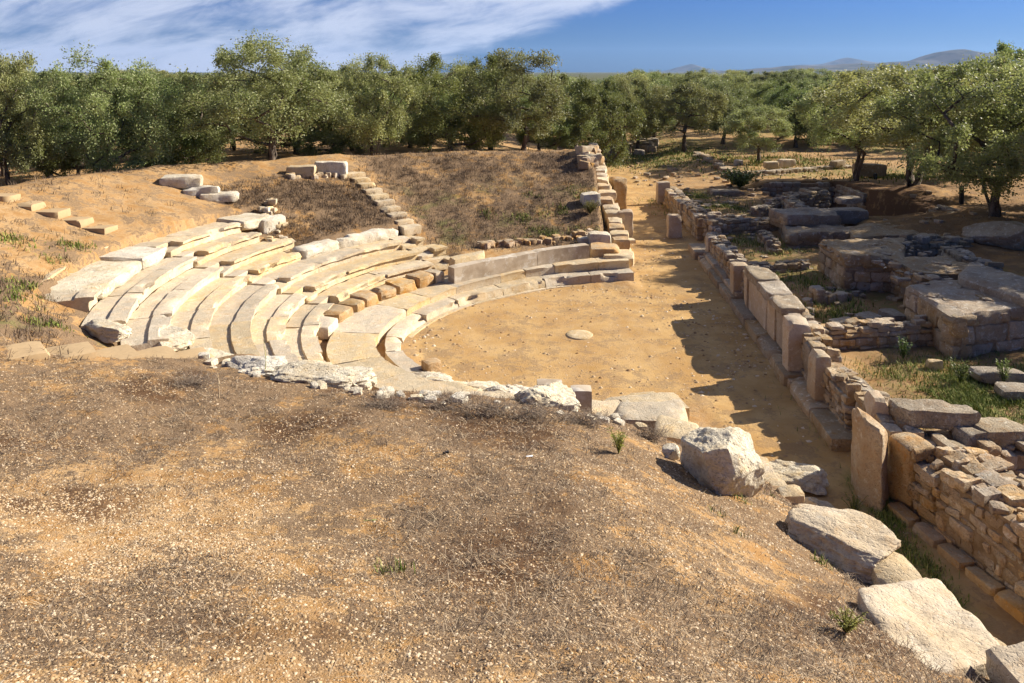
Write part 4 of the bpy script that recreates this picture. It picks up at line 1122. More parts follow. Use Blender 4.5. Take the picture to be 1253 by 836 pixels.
# white rock ledge along the lip of the foreground slope
LED = [(312, 452, .9, .38, 'pale flat rock at the left end of the white ledge, behind a thin dead stalk'), (385, 463, 1.1, .34, 'low crumbling ochre-white rock of the ledge below the curved rows'),
       (440, 468, 1.1, .5, 'black-speckled white rock of the ledge below the dark plate'), (505, 474, 1.3, .75, 'broad white ledge rock in front of the small upright block'),
       (575, 478, 1.1, .65, 'lumpy white ledge rock behind the dead shrubs'), (632, 484, 1.1, .75, 'tallest white pitted rock of the ledge'), (672, 490, .7, .55, 'small white rock at the right end of the ledge')]
for i, (u, v, sx, sz, lab) in enumerate(LED):
    p = hit(u, v+4)
    boulder('rock', (p[0], p[1]+.18, p[2]-sz*.62), (sx*1.3, .8, sz*.98), M_PALE, 200+i, lab, rot=.1*(-1)**i, k=4.5, facets=4, rough=.24, n=34)
for i, (u, v, sx, sy, sz, lab) in enumerate(((195, 408, 1.5, 1.0, .35, 'broad flat white rock at the near-left ends of the middle seat rows'), (128, 396, 1.3, .6, .3, 'crumbling pale rock at the near-left end of the third seat row'), (262, 433, 1.2, .6, .3, 'pale broken rock between the tan step slabs and the white ledge'))):
    p = P(u, v, (1.6, 2.0, 1.75)[i]); boulder('rock', (p[0], p[1], p[2]-.3), (sx, sy, sz), M_PALE, 230+i, lab, rot=-.5, k=4, facets=6, rough=.14, n=22)
for i, (u, v, sx, sz) in enumerate(((350, 457, .8, .3), (415, 466, .75, .34), (475, 471, .8, .36), (540, 477, .85, .4), (605, 482, .75, .42), (650, 487, .6, .4))):
    p = hit(u, v+4)
    boulder('rock', (p[0], p[1]+.2, p[2]-sz*.6), (sx*1.4, .7, sz), M_PALE, 260+i, 'low white limestone piece between the larger rocks of the ledge', group='low pieces of the white ledge', k=4.5, facets=4, rough=.22, n=28)
# bits between
h = Heap(); rg = random.Random(77)
for i in range(70):
    u = rg.uniform(245, 830); v = np.interp(u, [245, 400, 520, 700, 830], [440, 470, 486, 500, 530])+rg.uniform(-3, 8)
    p = hit(u, v); s_ = rg.uniform(.05, .17)
    h.add(hexa(box_corners(p[0], p[1], p[2]-.03, s_*1.3, s_, s_*.7, rg.uniform(0, 3), .02), n=(3, 3, 3), k=3.5, rough=.04, seed=i))
tag(h.build('ledge_rubble', M_PALE), 'small broken white stones along the lip of the foreground slope', 'rubble', kind='stuff')
# dislodged row ends at the near side
for i, (q, z0, z1, lab) in enumerate((
    ([(725, 500), (838, 500), (820, 479), (738, 484)], .1, .62, 'long worn block, farthest of the stepped blocks at the near path end'),
    ([(760, 512), (852, 516), (836, 486), (742, 490)], .1, .95, 'long worn block, middle of the stepped blocks at the near path end'),
    ([(795, 530), (862, 540), (856, 518), (806, 505)], .2, 1.05, 'sloping end block, nearest of the stepped blocks at the path'))):
    c = [P(u, v, z1)[:2] for u, v in q]
    stone_obj('stone_block', quad_corners(c, z0-.2, z1), M_SEAT, label=lab, cat='stone block', n=(14, 7, 6), k=6, rough=.05, seed=95+i, chip=.06)
for i, (u, w) in enumerate(((673, 32), (712, 26))):
    a = P(u-w/2, 470+8*i, 1.15); b = P(u+w/2, 470+8*i, 1.15)
    stone_obj('standing_slab', quad_corners([a[:2], b[:2], b[:2]+[0, .3], a[:2]+[0, .3]], .2, 1.15), M_CONC, label=('grey squared slab top just behind the white ledge, left of two', 'grey squared slab top just behind the white ledge, right of two')[i], cat='stone slab', n=(5, 4, 6), k=12, rough=.015, seed=98+i)
# earth fill behind the near seat blocks is the ground itself

# ------------------------------------------------------------------ scatter on the slope
def blades(pts, L, W, ang, lean, rnd, curve=.3):
    """thin bent blades: two quads tapering to a tip"""
    n = len(pts)
    d = np.stack([np.cos(ang), np.sin(ang), 0*ang], 1); s = np.stack([-np.sin(ang), np.cos(ang), 0*ang], 1)
    up = np.array([0, 0, 1.0])
    h1 = (L*.55)[:, None]; h2 = L[:, None]
    cl, sl = np.cos(lean)[:, None], np.sin(lean)[:, None]
    dir1 = d*sl+up*cl
    l2 = lean+curve; dir2 = d*np.sin(l2)[:, None]+up*np.cos(l2)[:, None]
    a = pts; m = pts+dir1*h1; t = m+dir2*(h2-h1)
    w = (W/2)[:, None]*s
    V = np.stack([a-w, a+w, m+w*.8, m-w*.8, t+w*.15, t-w*.15], 1).reshape(-1, 3)
    b = np.arange(n)[:, None]*6
    Fq = np.concatenate([b+np.array([[0, 1, 2, 3]]), b+np.array([[3, 2, 4, 5]])])
    return V, Fq, np.repeat(rnd, 6)

def cam_scatter(n, d0, d1, seed, half=.74):
    rg = np.random.default_rng(seed)
    d = d0*(d1/d0)**rg.random(n)                     # thicker near the path walked by the viewer
    y = d; x = d*rg.uniform(-half, half, n)
    return x, y, rg

def on_near(x, y):
    r = np.hypot(x-CX, y-CYY); th = np.degrees(np.arctan2(y-CYY, x-CX)) % 360
    return (r > 9.25) & (th > 219) & (th < 330) & (x < xb_left(y)-.35)

# stone chips
x, y, rg = cam_scatter(330000, 1.3, 12, 1)
p3 = np.stack([x, y, 0*x], 1)
den = (.42+.95*sstep(-.2, .4, fbm(p3*.75, 52, 3)))*(1-.55*sstep(4.5, 8, y))
ok = on_near(x, y) & (rg.random(len(x)) < den*.8)
x, y = x[ok], y[ok]; n = len(x)
sz = .0034+.0095*rg.random(n)**3.2+.0010*y*.55
z = ground_h(x, y)
base = np.array([(1, 0, 0), (.3, .95, 0), (-.8, .6, 0), (-.75, -.65, 0), (.35, -.9, 0), (.15, .1, .75), (-.25, -.1, .65)])
tri = np.array([(0, 1, 5), (1, 2, 6), (2, 3, 6), (3, 4, 6), (4, 0, 5), (1, 6, 5), (6, 4, 5)])
J = base[None]*(1+rg.uniform(-.35, .35, (n, 7, 3)))
a = rg.uniform(0, 2*pi, n); ca, sa = np.cos(a)[:, None], np.sin(a)[:, None]
el = rg.uniform(.75, 1.5, n)[:, None]
Vx = (J[..., 0]*el*ca-J[..., 1]*sa)*sz[:, None]; Vy = (J[..., 0]*el*sa+J[..., 1]*ca)*sz[:, None]; Vz = J[..., 2]*sz[:, None]
V = np.stack([x[:, None]+Vx, y[:, None]+Vy, z[:, None]+Vz-.1*sz[:, None]], -1).reshape(-1, 3)
Ft = (tri[None]+np.arange(n)[:, None, None]*7).reshape(-1, 3)
tag(new_mesh('gravel', V, Ft, M_PEB, None, False, np.repeat(rg.random(n), 7)), 'pale stone chips strewn over the ochre foreground slope', 'gravel', kind='stuff')

# small stones on the path and below the walls
rg = np.random.default_rng(66); n = 6000
y = rg.uniform(11, 48, n); x = lerp(xb_left(y)-.3, xs_wall(y), rg.random(n)**.8)
ok = rg.random(n) < .12+.9*sstep(.0, .45, fbm(np.stack([x, y, 0*x], 1)*.6, 71, 3)); x, y = x[ok], y[ok]; n = len(x)
aa = rg.uniform(0, 2*pi, 2500); rr = 4.75*np.sqrt(rg.random(2500)); rr = np.where(rg.random(2500) < .45, rg.uniform(4.2, 4.8, 2500), rr)
x = np.r_[x, CX+rr*np.cos(aa)]; y = np.r_[y, CYY+rr*np.sin(aa)]; n = len(x)
sz = .012+.05*rg.random(n)**5
J = base[None]*(1+rg.uniform(-.35, .35, (n, 7, 3)))
V = np.stack([x[:, None]+J[..., 0]*sz[:, None]*1.2, y[:, None]+J[..., 1]*sz[:, None], ground_h(x, y)[:, None]+(J[..., 2]-.1)*sz[:, None]], -1).reshape(-1, 3)
Ft = (tri[None]+np.arange(n)[:, None, None]*7).reshape(-1, 3)
tag(new_mesh('path_stones', V, Ft, M_PEB, None, False, np.repeat(rg.random(n), 7)), 'small loose stones scattered on the beaten path', 'stones', kind='stuff')

# dead grass mat
x, y, rg = cam_scatter(150000, 1.5, 15.5, 2)
p3 = np.stack([x, y, 0*x], 1)
zz_ = zones(x, y)
den = sstep(.26, .75, zz_['dry']+.35*fbm(p3*1.6, 61, 3))
ok = on_near(x, y) & (rg.random(len(x)) < den)
x, y = x[ok], y[ok]; n = len(x)
pts = np.stack([x, y, ground_h(x, y)+.002], 1)
L_ = .02+.07*rg.random(n)**1.7; W_ = .0018+.0009*y*.4
ang = rg.uniform(0, 2*pi, n); lean = np.clip(rg.normal(1.25, .3, n), .2, 1.52)
V, Fq, R_ = blades(pts, L_, W_, ang, lean, rg.random(n), .12)
# far slopes: tufts of dead scrub
def slope_tufts(n, r0, r1, a0, a1, seed, per=9):
    rg = np.random.default_rng(seed)
    r = np.sqrt(rg.uniform(r0*r0, r1*r1, n)); a = np.radians(rg.uniform(a0, a1, n))
    x = CX+r*np.cos(a); y = CYY+r*np.sin(a)
    zz = zones(x, y)
    ok = (rg.random(n) < zz['dry']*1.1) & (x < xb_left(y)-.5)
    x, y = np.repeat(x[ok], per), np.repeat(y[ok], per)
    x = x+rg.normal(0, .09, len(x)); y = y+rg.normal(0, .09, len(x))
    m = len(x)
    pts = np.stack([x, y, ground_h(x, y)], 1)
    return blades(pts, .07+.17*rg.random(m), .008+.010*rg.random(m), rg.uniform(0, 2*pi, m), np.clip(rg.normal(.8, .35, m), .05, 1.5), rg.random(m)*.75, .35)
parts = [(V, Fq, R_)]
# raised tufts and tangles of dead grass near the viewer
x, y, rg = cam_scatter(8500, 2.6, 13.5, 19)
zt_ = zones(x, y)
ok = on_near(x, y) & (rg.random(len(x)) < sstep(.4, .9, zt_['dry']+.3*fbm(np.stack([x, y, 0*x], 1)*1.3, 62, 3))); x, y = np.repeat(x[ok], 16), np.repeat(y[ok], 16); m = len(x)
x = x+rg.normal(0, .055, m); y = y+rg.normal(0, .05, m)
parts.append(blades(np.stack([x, y, ground_h(x, y)], 1), .03+.10*rg.random(m)**1.5, .0022+.00045*y, rg.uniform(0, 2*pi, m), np.clip(rg.normal(1.25, .22, m), .3, 1.52), rg.random(m)*.95, .22))
parts.append(slope_tufts(5200, 7.6, 17.5, 62, 125, 3))
parts.append(slope_tufts(2600, 10.4, 15.5, 124, 153, 4))
parts.append(slope_tufts(2200, 12.5, 19, 186, 224, 5))
parts.append(slope_tufts(1500, 14, 19.5, 150, 190, 6))
rg = np.random.default_rng(123); m = 26000
x = rg.uniform(13.5, 30, m); y = rg.uniform(20, 62, m)
okk = rg.random(m) < .15+.8*sstep(-.1, .4, fbm(np.stack([x, y, 0*x], 1)*.5, 88, 3)); x, y = x[okk], y[okk]; m = len(x)
parts.append(blades(np.stack([x, y, ground_h(x, y)], 1), .05+.14*rg.random(m), .012+.012*rg.random(m), rg.uniform(0, 2*pi, m), np.clip(rg.normal(1.2, .3, m), .1, 1.5), rg.random(m), .3))
VV, FF, RR = [], [], []; o_ = 0
for v_, f_, r_ in parts: VV.append(v_); FF.append(f_+o_); RR.append(r_); o_ += len(v_)
tag(new_mesh('dry_grass', np.concatenate(VV), np.concatenate(FF), M_STRAW, None, False, np.concatenate(RR)), 'matted grey-brown dead grass on the theatre banks', 'dry grass', kind='stuff')

# long pale stalks lying about in front
x, y, rg = cam_scatter(1600, 1.8, 12.5, 9)
ok = on_near(x, y); x, y = x[ok], y[ok]; n = len(x)
pts = np.stack([x, y, ground_h(x, y)+.012], 1)
V, Fq, R_ = blades(pts, .07+.25*rg.random(n)**2, .0022+.0003*y, rg.uniform(0, 2*pi, n), np.full(n, 1.5)-.05*rg.random(n), .55+.45*rg.random(n), .04)
tag(new_mesh('fallen_stalks', V, Fq, M_STRAW, None, False, R_), 'pale broken straw stalks lying on the gravel', 'straw', kind='stuff')

# fresh grass and weeds
def grass_patch(spots, seed, hmin=.05, hmax=.2, w=.012):
    rg = np.random.default_rng(seed); xs_, ys_ = [], []
    for (cx, cy, sx, sy, n) in spots:
        xs_.append(rg.normal(cx, sx, n)); ys_.append(rg.normal(cy, sy, n))
    x = np.concatenate(xs_); y = np.concatenate(ys_)
    p3 = np.stack([x, y, 0*x], 1)
    ok = rg.random(len(x)) < .25+.9*sstep(-.2, .3, fbm(p3*1.4, seed, 2)); x, y = x[ok], y[ok]; m = len(x)
    pts = np.stack([x, y, ground_h(x, y)], 1)
    return blades(pts, hmin+(hmax-hmin)*rg.random(m), w*(.6+.8*rg.random(m)), rg.uniform(0, 2*pi, m), np.abs(rg.normal(.35, .35, m)), rg.random(m), .5)
gp = [grass_patch([(10.6, 15.4, 1.5, 1.0, 15000), (12.4, 16.5, 1.3, .9, 9000), (9.3, 14.8, .5, .7, 4500), (10, 17, .9, .5, 4000)], 11, .03, .17, .013),
      grass_patch([(xw(y_, -.18), y_, .13, .25, 420) for y_ in np.arange(10.2, 13.2, .35)], 12, .04, .14, .011),
      grass_patch([(9.6, 23.5, .6, 1.6, 2500), (9.2, 21, .6, .8, 1800), (10, 30, .8, 1, 1500), (11, 38.5, 1.4, .7, 3000), (9.8, 42, 1.2, .8, 2400)], 13, .06, .25, .022),
      grass_patch([(4.6, 60, 2.0, 2.5, 0), (11.5, 60, 3, 3, 4500), (19, 55, 3.5, 2.5, 5000), (25, 47, 2.5, 1.2, 3000)], 14, .08, .3, .05),
      grass_patch([(p_[0], p_[1], .25, .22, 260) for p_ in [hit(u, v) for u, v in ((650, 240), (668, 262), (640, 268), (700, 232), (712, 240), (690, 258), (655, 285), (700, 283), (600, 262), (720, 285), (676, 290), (640, 296), (610, 298), (395, 328), (20, 366), (35, 352), (60, 398), (90, 300), (15, 295), (70, 318))]], 15, .05, .2, .02),
      grass_patch([(p_[0], p_[1], .07, .06, 60) for p_ in [hit(u, v) for u, v in ((905, 612), (930, 590), (950, 610), (905, 655), (1005, 690), (880, 632), (540, 345), (480, 700))]], 16, .03, .12, .008)]
VV, FF, RR = [], [], []; o_ = 0
for v_, f_, r_ in gp: VV.append(v_); FF.append(f_+o_); RR.append(r_); o_ += len(v_)
tag(new_mesh('green_grass', np.concatenate(VV), np.concatenate(FF), M_GRASS, None, False, np.concatenate(RR)), 'fresh green grass and weeds in the ruins and along wall feet', 'grass', kind='stuff')

# ------------------------------------------------------------------ shrubs and stalks
def tube(path, rad, sides=5):
    path = np.asarray(path, float); n = len(path); V = []; Fq = []
    for i in range(n):
        t = path[min(i+1, n-1)]-path[max(i-1, 0)]; t = t/(np.linalg.norm(t)+1e-9)
        a = np.cross(t, (0, 0, 1.0)); a = a if np.linalg.norm(a) > 1e-3 else np.array([1.0, 0, 0]); a /= np.linalg.norm(a); b = np.cross(t, a)
        for k in range(sides):
            an = 2*pi*k/sides; V.append(path[i]+rad[i]*(a*math.cos(an)+b*math.sin(an)))
    for i in range(n-1):
        for k in range(sides): Fq.append((i*sides+k, i*sides+(k+1) % sides, (i+1)*sides+(k+1) % sides, (i+1)*sides+k))
    return np.array(V), np.array(Fq)

def twig_bush(u, v, w, h, label, seed, mat=M_TWIG, n=80, thick=.0026, loc=None, group=None):
    rg = np.random.default_rng(seed); p = hit(u, v) if loc is None else np.array(loc); hp = Heap()
    for i in range(n):
        a = rg.uniform(0, 2*pi); sp = rg.uniform(.15, 1)*w/2; hh = h*rg.uniform(.45, 1)
        b0 = np.array([rg.normal(0, w*.16), rg.normal(0, w*.1), -.02]); e = np.array([math.cos(a)*sp, math.sin(a)*sp*.6, hh])
        path = [b0+(e-b0)*t+np.array([rg.normal(0, .02), rg.normal(0, .02), 0])*(t > 0)+np.array([0, 0, .12*h*math.sin(pi*t)]) for t in np.linspace(0, 1, 5)]
        hp.add(tube(path, [thick*q for q in (1.3, 1.1, .9, .7, .4)], 3), rg.random())
        for j in range(3):
            q = path[rg.integers(1, 4)]; e2 = q+np.array([rg.normal(0, .09), rg.normal(0, .07), rg.uniform(.02, .14)])
            hp.add(tube([q, (q+e2)/2+rg.normal(0, .008, 3), e2], [thick*.7, thick*.6, thick*.35], 3), rg.random())
    o = hp.build('dry_shrub', mat, smooth=False); o.location = p
    return tag(o, label, 'shrub', group)
for i, (u, v, w, h_, lab) in enumerate(((545, 500, 1.3, .17, 'grey dead shrub leaning against the broad white ledge rock'), (598, 508, 1.0, .24, 'grey leafless shrub in front of the lumpy white ledge rock'),
        (655, 512, 1.5, .2, 'wide tangled dead shrub before the tallest ledge rock'), (718, 520, 1.0, .17, 'low dead shrub just left of the stepped blocks'), (795, 540, .7, .2, 'brown dead shrub at the foot of the stepped blocks'),
        (235, 472, 1.1, .12, 'thin dead shrub beside the lone upright stalk'), (470, 498, 1.0, .11, 'flattened dead shrub under the black-speckled ledge rock'))):
    twig_bush(u, v, w, h_, lab, 500+i)
for i, (u, v, h_, lab) in enumerate(((268, 488, .42, 'lone pale dry stalk standing on the foreground slope'), (325, 456, .5, 'thin greenish stalk in front of the leftmost ledge rock'))):
    p = hit(u, v); hp = Heap()
    path = [np.array([.02*math.sin(4*t)*t, 0, h_*t-.03]) for t in np.linspace(0, 1, 6)]
    hp.add(tube(path, np.linspace(.009, .004, 6), 5), .9)
    for k in range(5): hp.add(tube([path[3+k % 3], path[3+k % 3]+np.array([random.uniform(-.09, .09), random.uniform(-.05, .05), .09])], [.003, .002], 3), .8)
    o = hp.build('dry_stalk', M_STRAW if i == 0 else M_GRASS, smooth=False); o.location = p; tag(o, lab, 'stalk')

def leafy_plant(name, loc, w, h, n, label, seed, mat, leaf=(.05, .02), cat='plant', group=None):
    rg = np.random.default_rng(seed); hp = Heap()
    for i in range(max(6, n//14)):
        a = rg.uniform(0, 2*pi); e = np.array([math.cos(a)*w/2*rg.random(), math.sin(a)*w/2*rg.random(), h*rg.uniform(.5, 1)])
        hp.add(tube([np.zeros(3), e*.5+[0, 0, .1*h], e], [.006, .005, .003], 3), .3)
        for k in range(14):
            t = rg.uniform(.25, 1); q = e*t; dd = rg.normal(size=3); dd[2] = abs(dd[2])*.6; dd /= np.linalg.norm(dd)
            s_ = np.cross(dd, [0, 0, 1.0]); s_ /= np.linalg.norm(s_)+1e-6
            l, ww = leaf[0]*rg.uniform(.6, 1.3), leaf[1]
            V = np.array([q, q+dd*l*.5+s_*ww, q+dd*l, q+dd*l*.5-s_*ww])
            hp.add((V, np.array([[0, 1, 2, 3]])), rg.random())
    o = hp.build(name, mat, smooth=False); o.location = loc
    return tag(o, label, cat, group)
leafy_plant('weed', hit(757, 556), .28, .34, 260, 'yellow-green upright weed on the foreground slope below the dead shrubs', 31, M_YEL, (.05, .009))
leafy_plant('weed', hit(820, 530), .55, .3, 420, 'sprawling green weed with yellow flecks by the stepped blocks', 32, M_WEED, (.05, .012))
leafy_plant('weed', hit(1035, 775), .32, .22, 300, 'small dry yellowish weed left of the broad flat tan slab', 33, M_YEL, (.035, .006))
leafy_plant('weed', P(1045, 632, 0), .5, .45, 260, 'leggy yellow-flowered weed at the foot of the tall ochre slab', 34, M_YEL, (.04, .01))
leafy_plant('weed', hit(722, 262), 1.0, .6, 900, 'pale green clump beside the blocks on the scrub slope', 35, M_YEL, (.12, .015))
p = P(905, 232, .3)
leafy_plant('bush', (p[0], p[1], on_ground(p[0], p[1])), 3.0, 1.1, 2600, 'low dark green bush in the grassy room beyond the stage wall', 36, M_WEED, (.18, .06), 'bush')
for i, (u, v, h_, lab) in enumerate(((1175, 470, .55, 'tall feathery weed at the foot of the nearest podium'), (1228, 470, .6, 'tall weed beside the long flat slab in the grass'), (1105, 440, .6, 'thin weed growing against the low neat wall'))):
    leafy_plant('weed', P(u, v, .38), .5, h_, 320, lab, 37+i, M_WEED, (.06, .016))
# scraps
p = hit(546, 556); h = Heap(); h.add(hexa(box_corners(0, 0, 0, .09, .05, .04, .4, .01), n=(4, 3, 3), k=3, rough=.02)); o = h.build('scrap', M_BLACK); o.location = p; tag(o, 'small black scrap on the brown slope', 'scrap')
p = hit(648, 560); h = Heap(); h.add(hexa(box_corners(0, 0, 0, .09, .04, .02, .1, .008), n=(4, 3, 3), k=3, rough=.01)); o = h.build('scrap', M_LITTER); o.location = p; tag(o, 'small white scrap on the brown slope', 'scrap')
p = hit(453, 638); h = Heap(); h.add(hexa(box_corners(0, 0, 0, .13, .025, .012, .15, .006), n=(6, 3, 2), k=3, rough=.01)); o = h.build('fallen_leaf', M_PALELEAF); o.location = p; tag(o, 'single pale green leaf lying on the gravel slope', 'leaf')

# ------------------------------------------------------------------ trees
def make_tree(seed, hgt, spread, trunk, stems, nclump, nleaf, leafsize, mat, flat=1.0, low=.22):
    """mesh data of one olive: (trunk mesh verts/faces, crown verts/faces/rnd)"""
    rg = np.random.default_rng(seed)
    nodes = [np.array([0, 0, -.3])]; par = [-1]
    tops = []
    for s_ in range(stems):
        a = rg.uniform(0, 2*pi); lean = rg.uniform(.1, .5) if stems > 1 else rg.uniform(0, .25)
        prev = 0; p_ = np.array([rg.normal(0, .08), rg.normal(0, .08), .0])
        k = 5
        for i in range(k):
            a += rg.normal(0, .35)
            p_ = p_+np.array([math.cos(a)*lean, math.sin(a)*lean, 1.0])*trunk/k*rg.uniform(.85, 1.15)
            nodes.append(p_.copy()); par.append(prev); prev = len(nodes)-1
        tops.append(prev)
    # clump centres: an uneven crown
    cz = hgt*(1+low)/2; rz = hgt*(1-low)/2
    cl = []
    tries = 0
    lob = [rg.normal(size=3) for _ in range(7)]
    lob = [l/np.linalg.norm(l) for l in lob]
    while len(cl) < nclump and tries < 20000:
        tries += 1
        d = rg.normal(size=3); d /= np.linalg.norm(d)
        lobe = .72+.38*max(float(d@l) for l in lob)**3+rg.uniform(-.06, .06)
        rad = rg.uniform(.35, 1)**.45*lobe
        q = np.array([d[0]*spread*rad, d[1]*spread*rad, cz+d[2]*rz*rad*flat])
        if q[2] < hgt*low*.8: continue
        if all(np.linalg.norm(q-c) > .27*spread**.7 for c in cl): cl.append(q)
    cl.sort(key=lambda c: np.linalg.norm(c-np.array([0, 0, trunk])))
    ends = []
    for c in cl:
        cand = np.array(nodes[2:]); w = np.linalg.norm(cand-c, axis=1)+.6*np.clip(cand[:, 2]-c[2], 0, None)
        j = int(np.argmin(w))+2
        a = nodes[j]; L = np.linalg.norm(c-a); k = max(1, int(L/.45)); prev = j
        for i in range(1, k+1):
            t = i/k; p_ = a+(c-a)*t+rg.normal(0, .05, 3)*(i < k)+np.array([0, 0, .10*L*math.sin(pi*t)*.5])
            nodes.append(p_); par.append(prev); prev = len(nodes)-1
        ends.append(prev)
    # radii by number of tips carried
    cnt = np.zeros(len(nodes))
    for e in ends:
        j = e
        while j >= 0: cnt[j] += 1; j = par[j]
    rad = .016*np.maximum(cnt, 1)**.52*hgt/5.5
    hp = Heap()
    kids = {}
    for i, p_ in enumerate(par): kids.setdefault(p_, []).append(i)
    def chain(i):
        path = [nodes[par[i]], nodes[i]]; rr = [min(rad[par[i]], rad[i]*1.3), rad[i]]
        j = i
        while j in kids:
            ks = sorted(kids[j], key=lambda q: -cnt[q])
            for o_ in ks[1:]: chain(o_)
            j = ks[0]; path.append(nodes[j]); rr.append(rad[j])
        path = np.array(path); rr = np.array(rr)
        sd = 7 if rr.max() > .06 else 4
        v, f = tube(path, rr, sd)
        if rr.max() > .05: v = v+np.stack([vnoise(v*5+seed, 1), vnoise(v*5+seed+9, 2), 0*v[:, 0]], 1)*rr.max()*.28
        hp.add((v, f))
    import sys; sys.setrecursionlimit(5000)
    for i in kids.get(0, []): chain(i)
    tv, tf = np.concatenate(hp.V), np.concatenate(hp.F)
    # root flare
    low_ = np.clip(.5-tv[:, 2], 0, .8); tv[:, :2] *= (1+low_*.9)[:, None]
    # leaves in sprays round each clump
    per = nleaf//len(cl)
    C_ = np.array(cl)
    cr = rg.uniform(.30, .62, len(cl))*spread**.55*.62
    ci = np.repeat(np.arange(len(cl)), per); n = len(ci)
    nsp = 16
    spd = rg.normal(size=(len(cl), nsp, 3)); spd[..., 2] += .25; spd /= np.linalg.norm(spd, axis=2, keepdims=True)
    spl = rg.uniform(.45, 1.25, (len(cl), nsp))
    k = rg.integers(0, nsp, n)
    t = rg.random(n)**.6
    dirs = spd[ci, k]
    base = C_[ci]+dirs*(cr[ci]*spl[ci, k]*t)[:, None]+rg.normal(0, .085, (n, 3))*(cr[ci]/.4)[:, None]
    base[:, 2] -= .10*t*t
    ld = dirs*.7+rg.normal(0, .75, (n, 3)); ld[:, 2] += .15; ld /= np.linalg.norm(ld, axis=1)[:, None]
    sd_ = np.cross(ld, rg.normal(size=(n, 3))); sd_ /= np.linalg.norm(sd_, axis=1)[:, None]+1e-6
    ll = leafsize*rg.uniform(.7, 1.4, n)[:, None]; lw = ll*.27
    V = np.stack([base, base+ld*ll*.5+sd_*lw, base+ld*ll, base+ld*ll*.5-sd_*lw], 1).reshape(-1, 3)
    Fq = np.arange(n*4).reshape(-1, 4)
    clr = rg.random(len(cl))
    r_ = np.clip(.34*rg.random(n)+.66*clr[ci], 0, 1); r_ = np.where(r_ > .92, .92, r_); r_ = np.where(rg.random(n) < .025, .96, r_)
    return (tv, tf), (V, Fq, np.repeat(r_, 4))

VARS = []
spec = [  # hgt spread trunk stems clumps leaves size mat flat low
    (5.5, 3.1, 1.5, 2, 62, 44000, .088, M_LEAF, 1.0, .20), (5.5, 2.6, 1.3, 1, 52, 38000, .088, M_LEAF, 1.0, .12), (5.5, 3.4, 1.2, 3, 66, 46000, .088, M_LEAF, 1.0, .14),
    (5.5, 2.3, 1.5, 1, 46, 36000, .085, M_LEAF, 1.0, .24), (5.5, 2.9, 1.0, 2, 62, 44000, .085, M_LEAF2, 1.0, .04), (5.5, 2.4, 1.0, 1, 54, 40000, .085, M_LEAF2, 1.0, .03),
    (5.5, 3.0, 1.6, 2, 58, 44000, .088, M_LEAF, 1.0, .30)]
for i, sp in enumerate(spec):
    (tv, tf), (cv_, cf, crn) = make_tree(40+i, *sp)
    tm = new_mesh('trunk', tv, tf, M_BARK, None, True); cm = new_mesh('crown', cv_, cf, sp[7], None, False, crn)
    VARS.append((tm, cm, sp[0], sp[1]))
used = set()
def tree(var, x, y, hgt, wid=None, rot=0, label='', group=None, z=None, name='olive_tree', lean=0):
    tm, cm, h0, s0 = VARS[var]
    s_ = hgt/h0; sw_ = (wid/(2*s0)) if wid else s_
    r = thing(name, label, 'tree', (x, y, (on_ground(x, y) if z is None else z)-.02), group)
    r.rotation_euler = (lean, 0, rot); r.scale = (sw_, sw_, s_)
    for o in (tm, cm):
        if var not in used: c = o
        else: c = o.copy(); COL.objects.link(c)
        c.parent = r
    used.add(var)
    return r
def tree_px(var, u, vtop, d, wpx=None, rot=0, **kw):
    """a tree d metres off whose top shows at vtop"""
    x = (u-626.5)/F*d; z0 = on_ground(x, d)
    ztop = H-(vtop-YH)*d/F
    return tree(var, x, d, (ztop-z0)*1.0, wpx*d/F if wpx else None, rot, **kw)

# the hill-edge olive with its shadow on the bank, and its neighbours
tree_px(2, 330, 50, 33.3, 215, 1.0, label='wide spreading olive on the left hill edge, its shadow on the bare bank')
tree_px(0, 455, 66, 40, 135, 2.1, label='rounded olive behind the hilltop blocks, dark trunk showing')
tree_px(4, 550, 57, 44, 155, .4, label='tall dense dark olive in the middle of the back row', name='evergreen_tree')
tree_px(1, 640, 62, 45, 145, 1.2, label='bright green dense olive at the right end of the hilltop row')
tree_px(2, 128, 72, 30, 170, 3.3, label='grey-green olive on the left with thin greyish branches showing')
tree_px(1, 8, 66, 29, 110, 4.2, label='yellow-green olive cut by the left picture edge')
tree_px(4, 60, 78, 34, 130, 2.0, label='dark leafy olive between the left-edge tree and the grey-green one', name='evergreen_tree')
tree_px(5, 200, 84, 36, 130, .9, label='bushy olive left of the wide spreading one', name='evergreen_tree')
tree_px(5, 725, 82, 52, 105, 2.7, label='dark rounded olive above the far stone heap', name='evergreen_tree')
tree_px(3, 838, 92, 62, 95, .5, label='olive with leaning crown standing in a stone ring by the path')
tree_px(3, 928, 122, 55, 92, 1.9, label='small round-headed olive on a single straight trunk')
tree_px(6, 1118, 78, 38.2, 265, 2.2, label='big olive on the earth bank above the trench')
tree_px(0, 1222, 66, 31.0, 250, 4.4, label='right-hand olive with forked dark trunk beside the layered rock')
tree_px(6, 1050, 98, 45, 150, .2, label='olive with pale leaning trunk behind the low far wall')
tree_px(0, 1165, 100, 46, 130, 5.2, label='olive with flared trunk on the bare ground behind the big one')
tree_px(5, 1243, 40, 48, 110, 1.0, label='tall tree rising at the right picture edge above the grove', name='evergreen_tree')

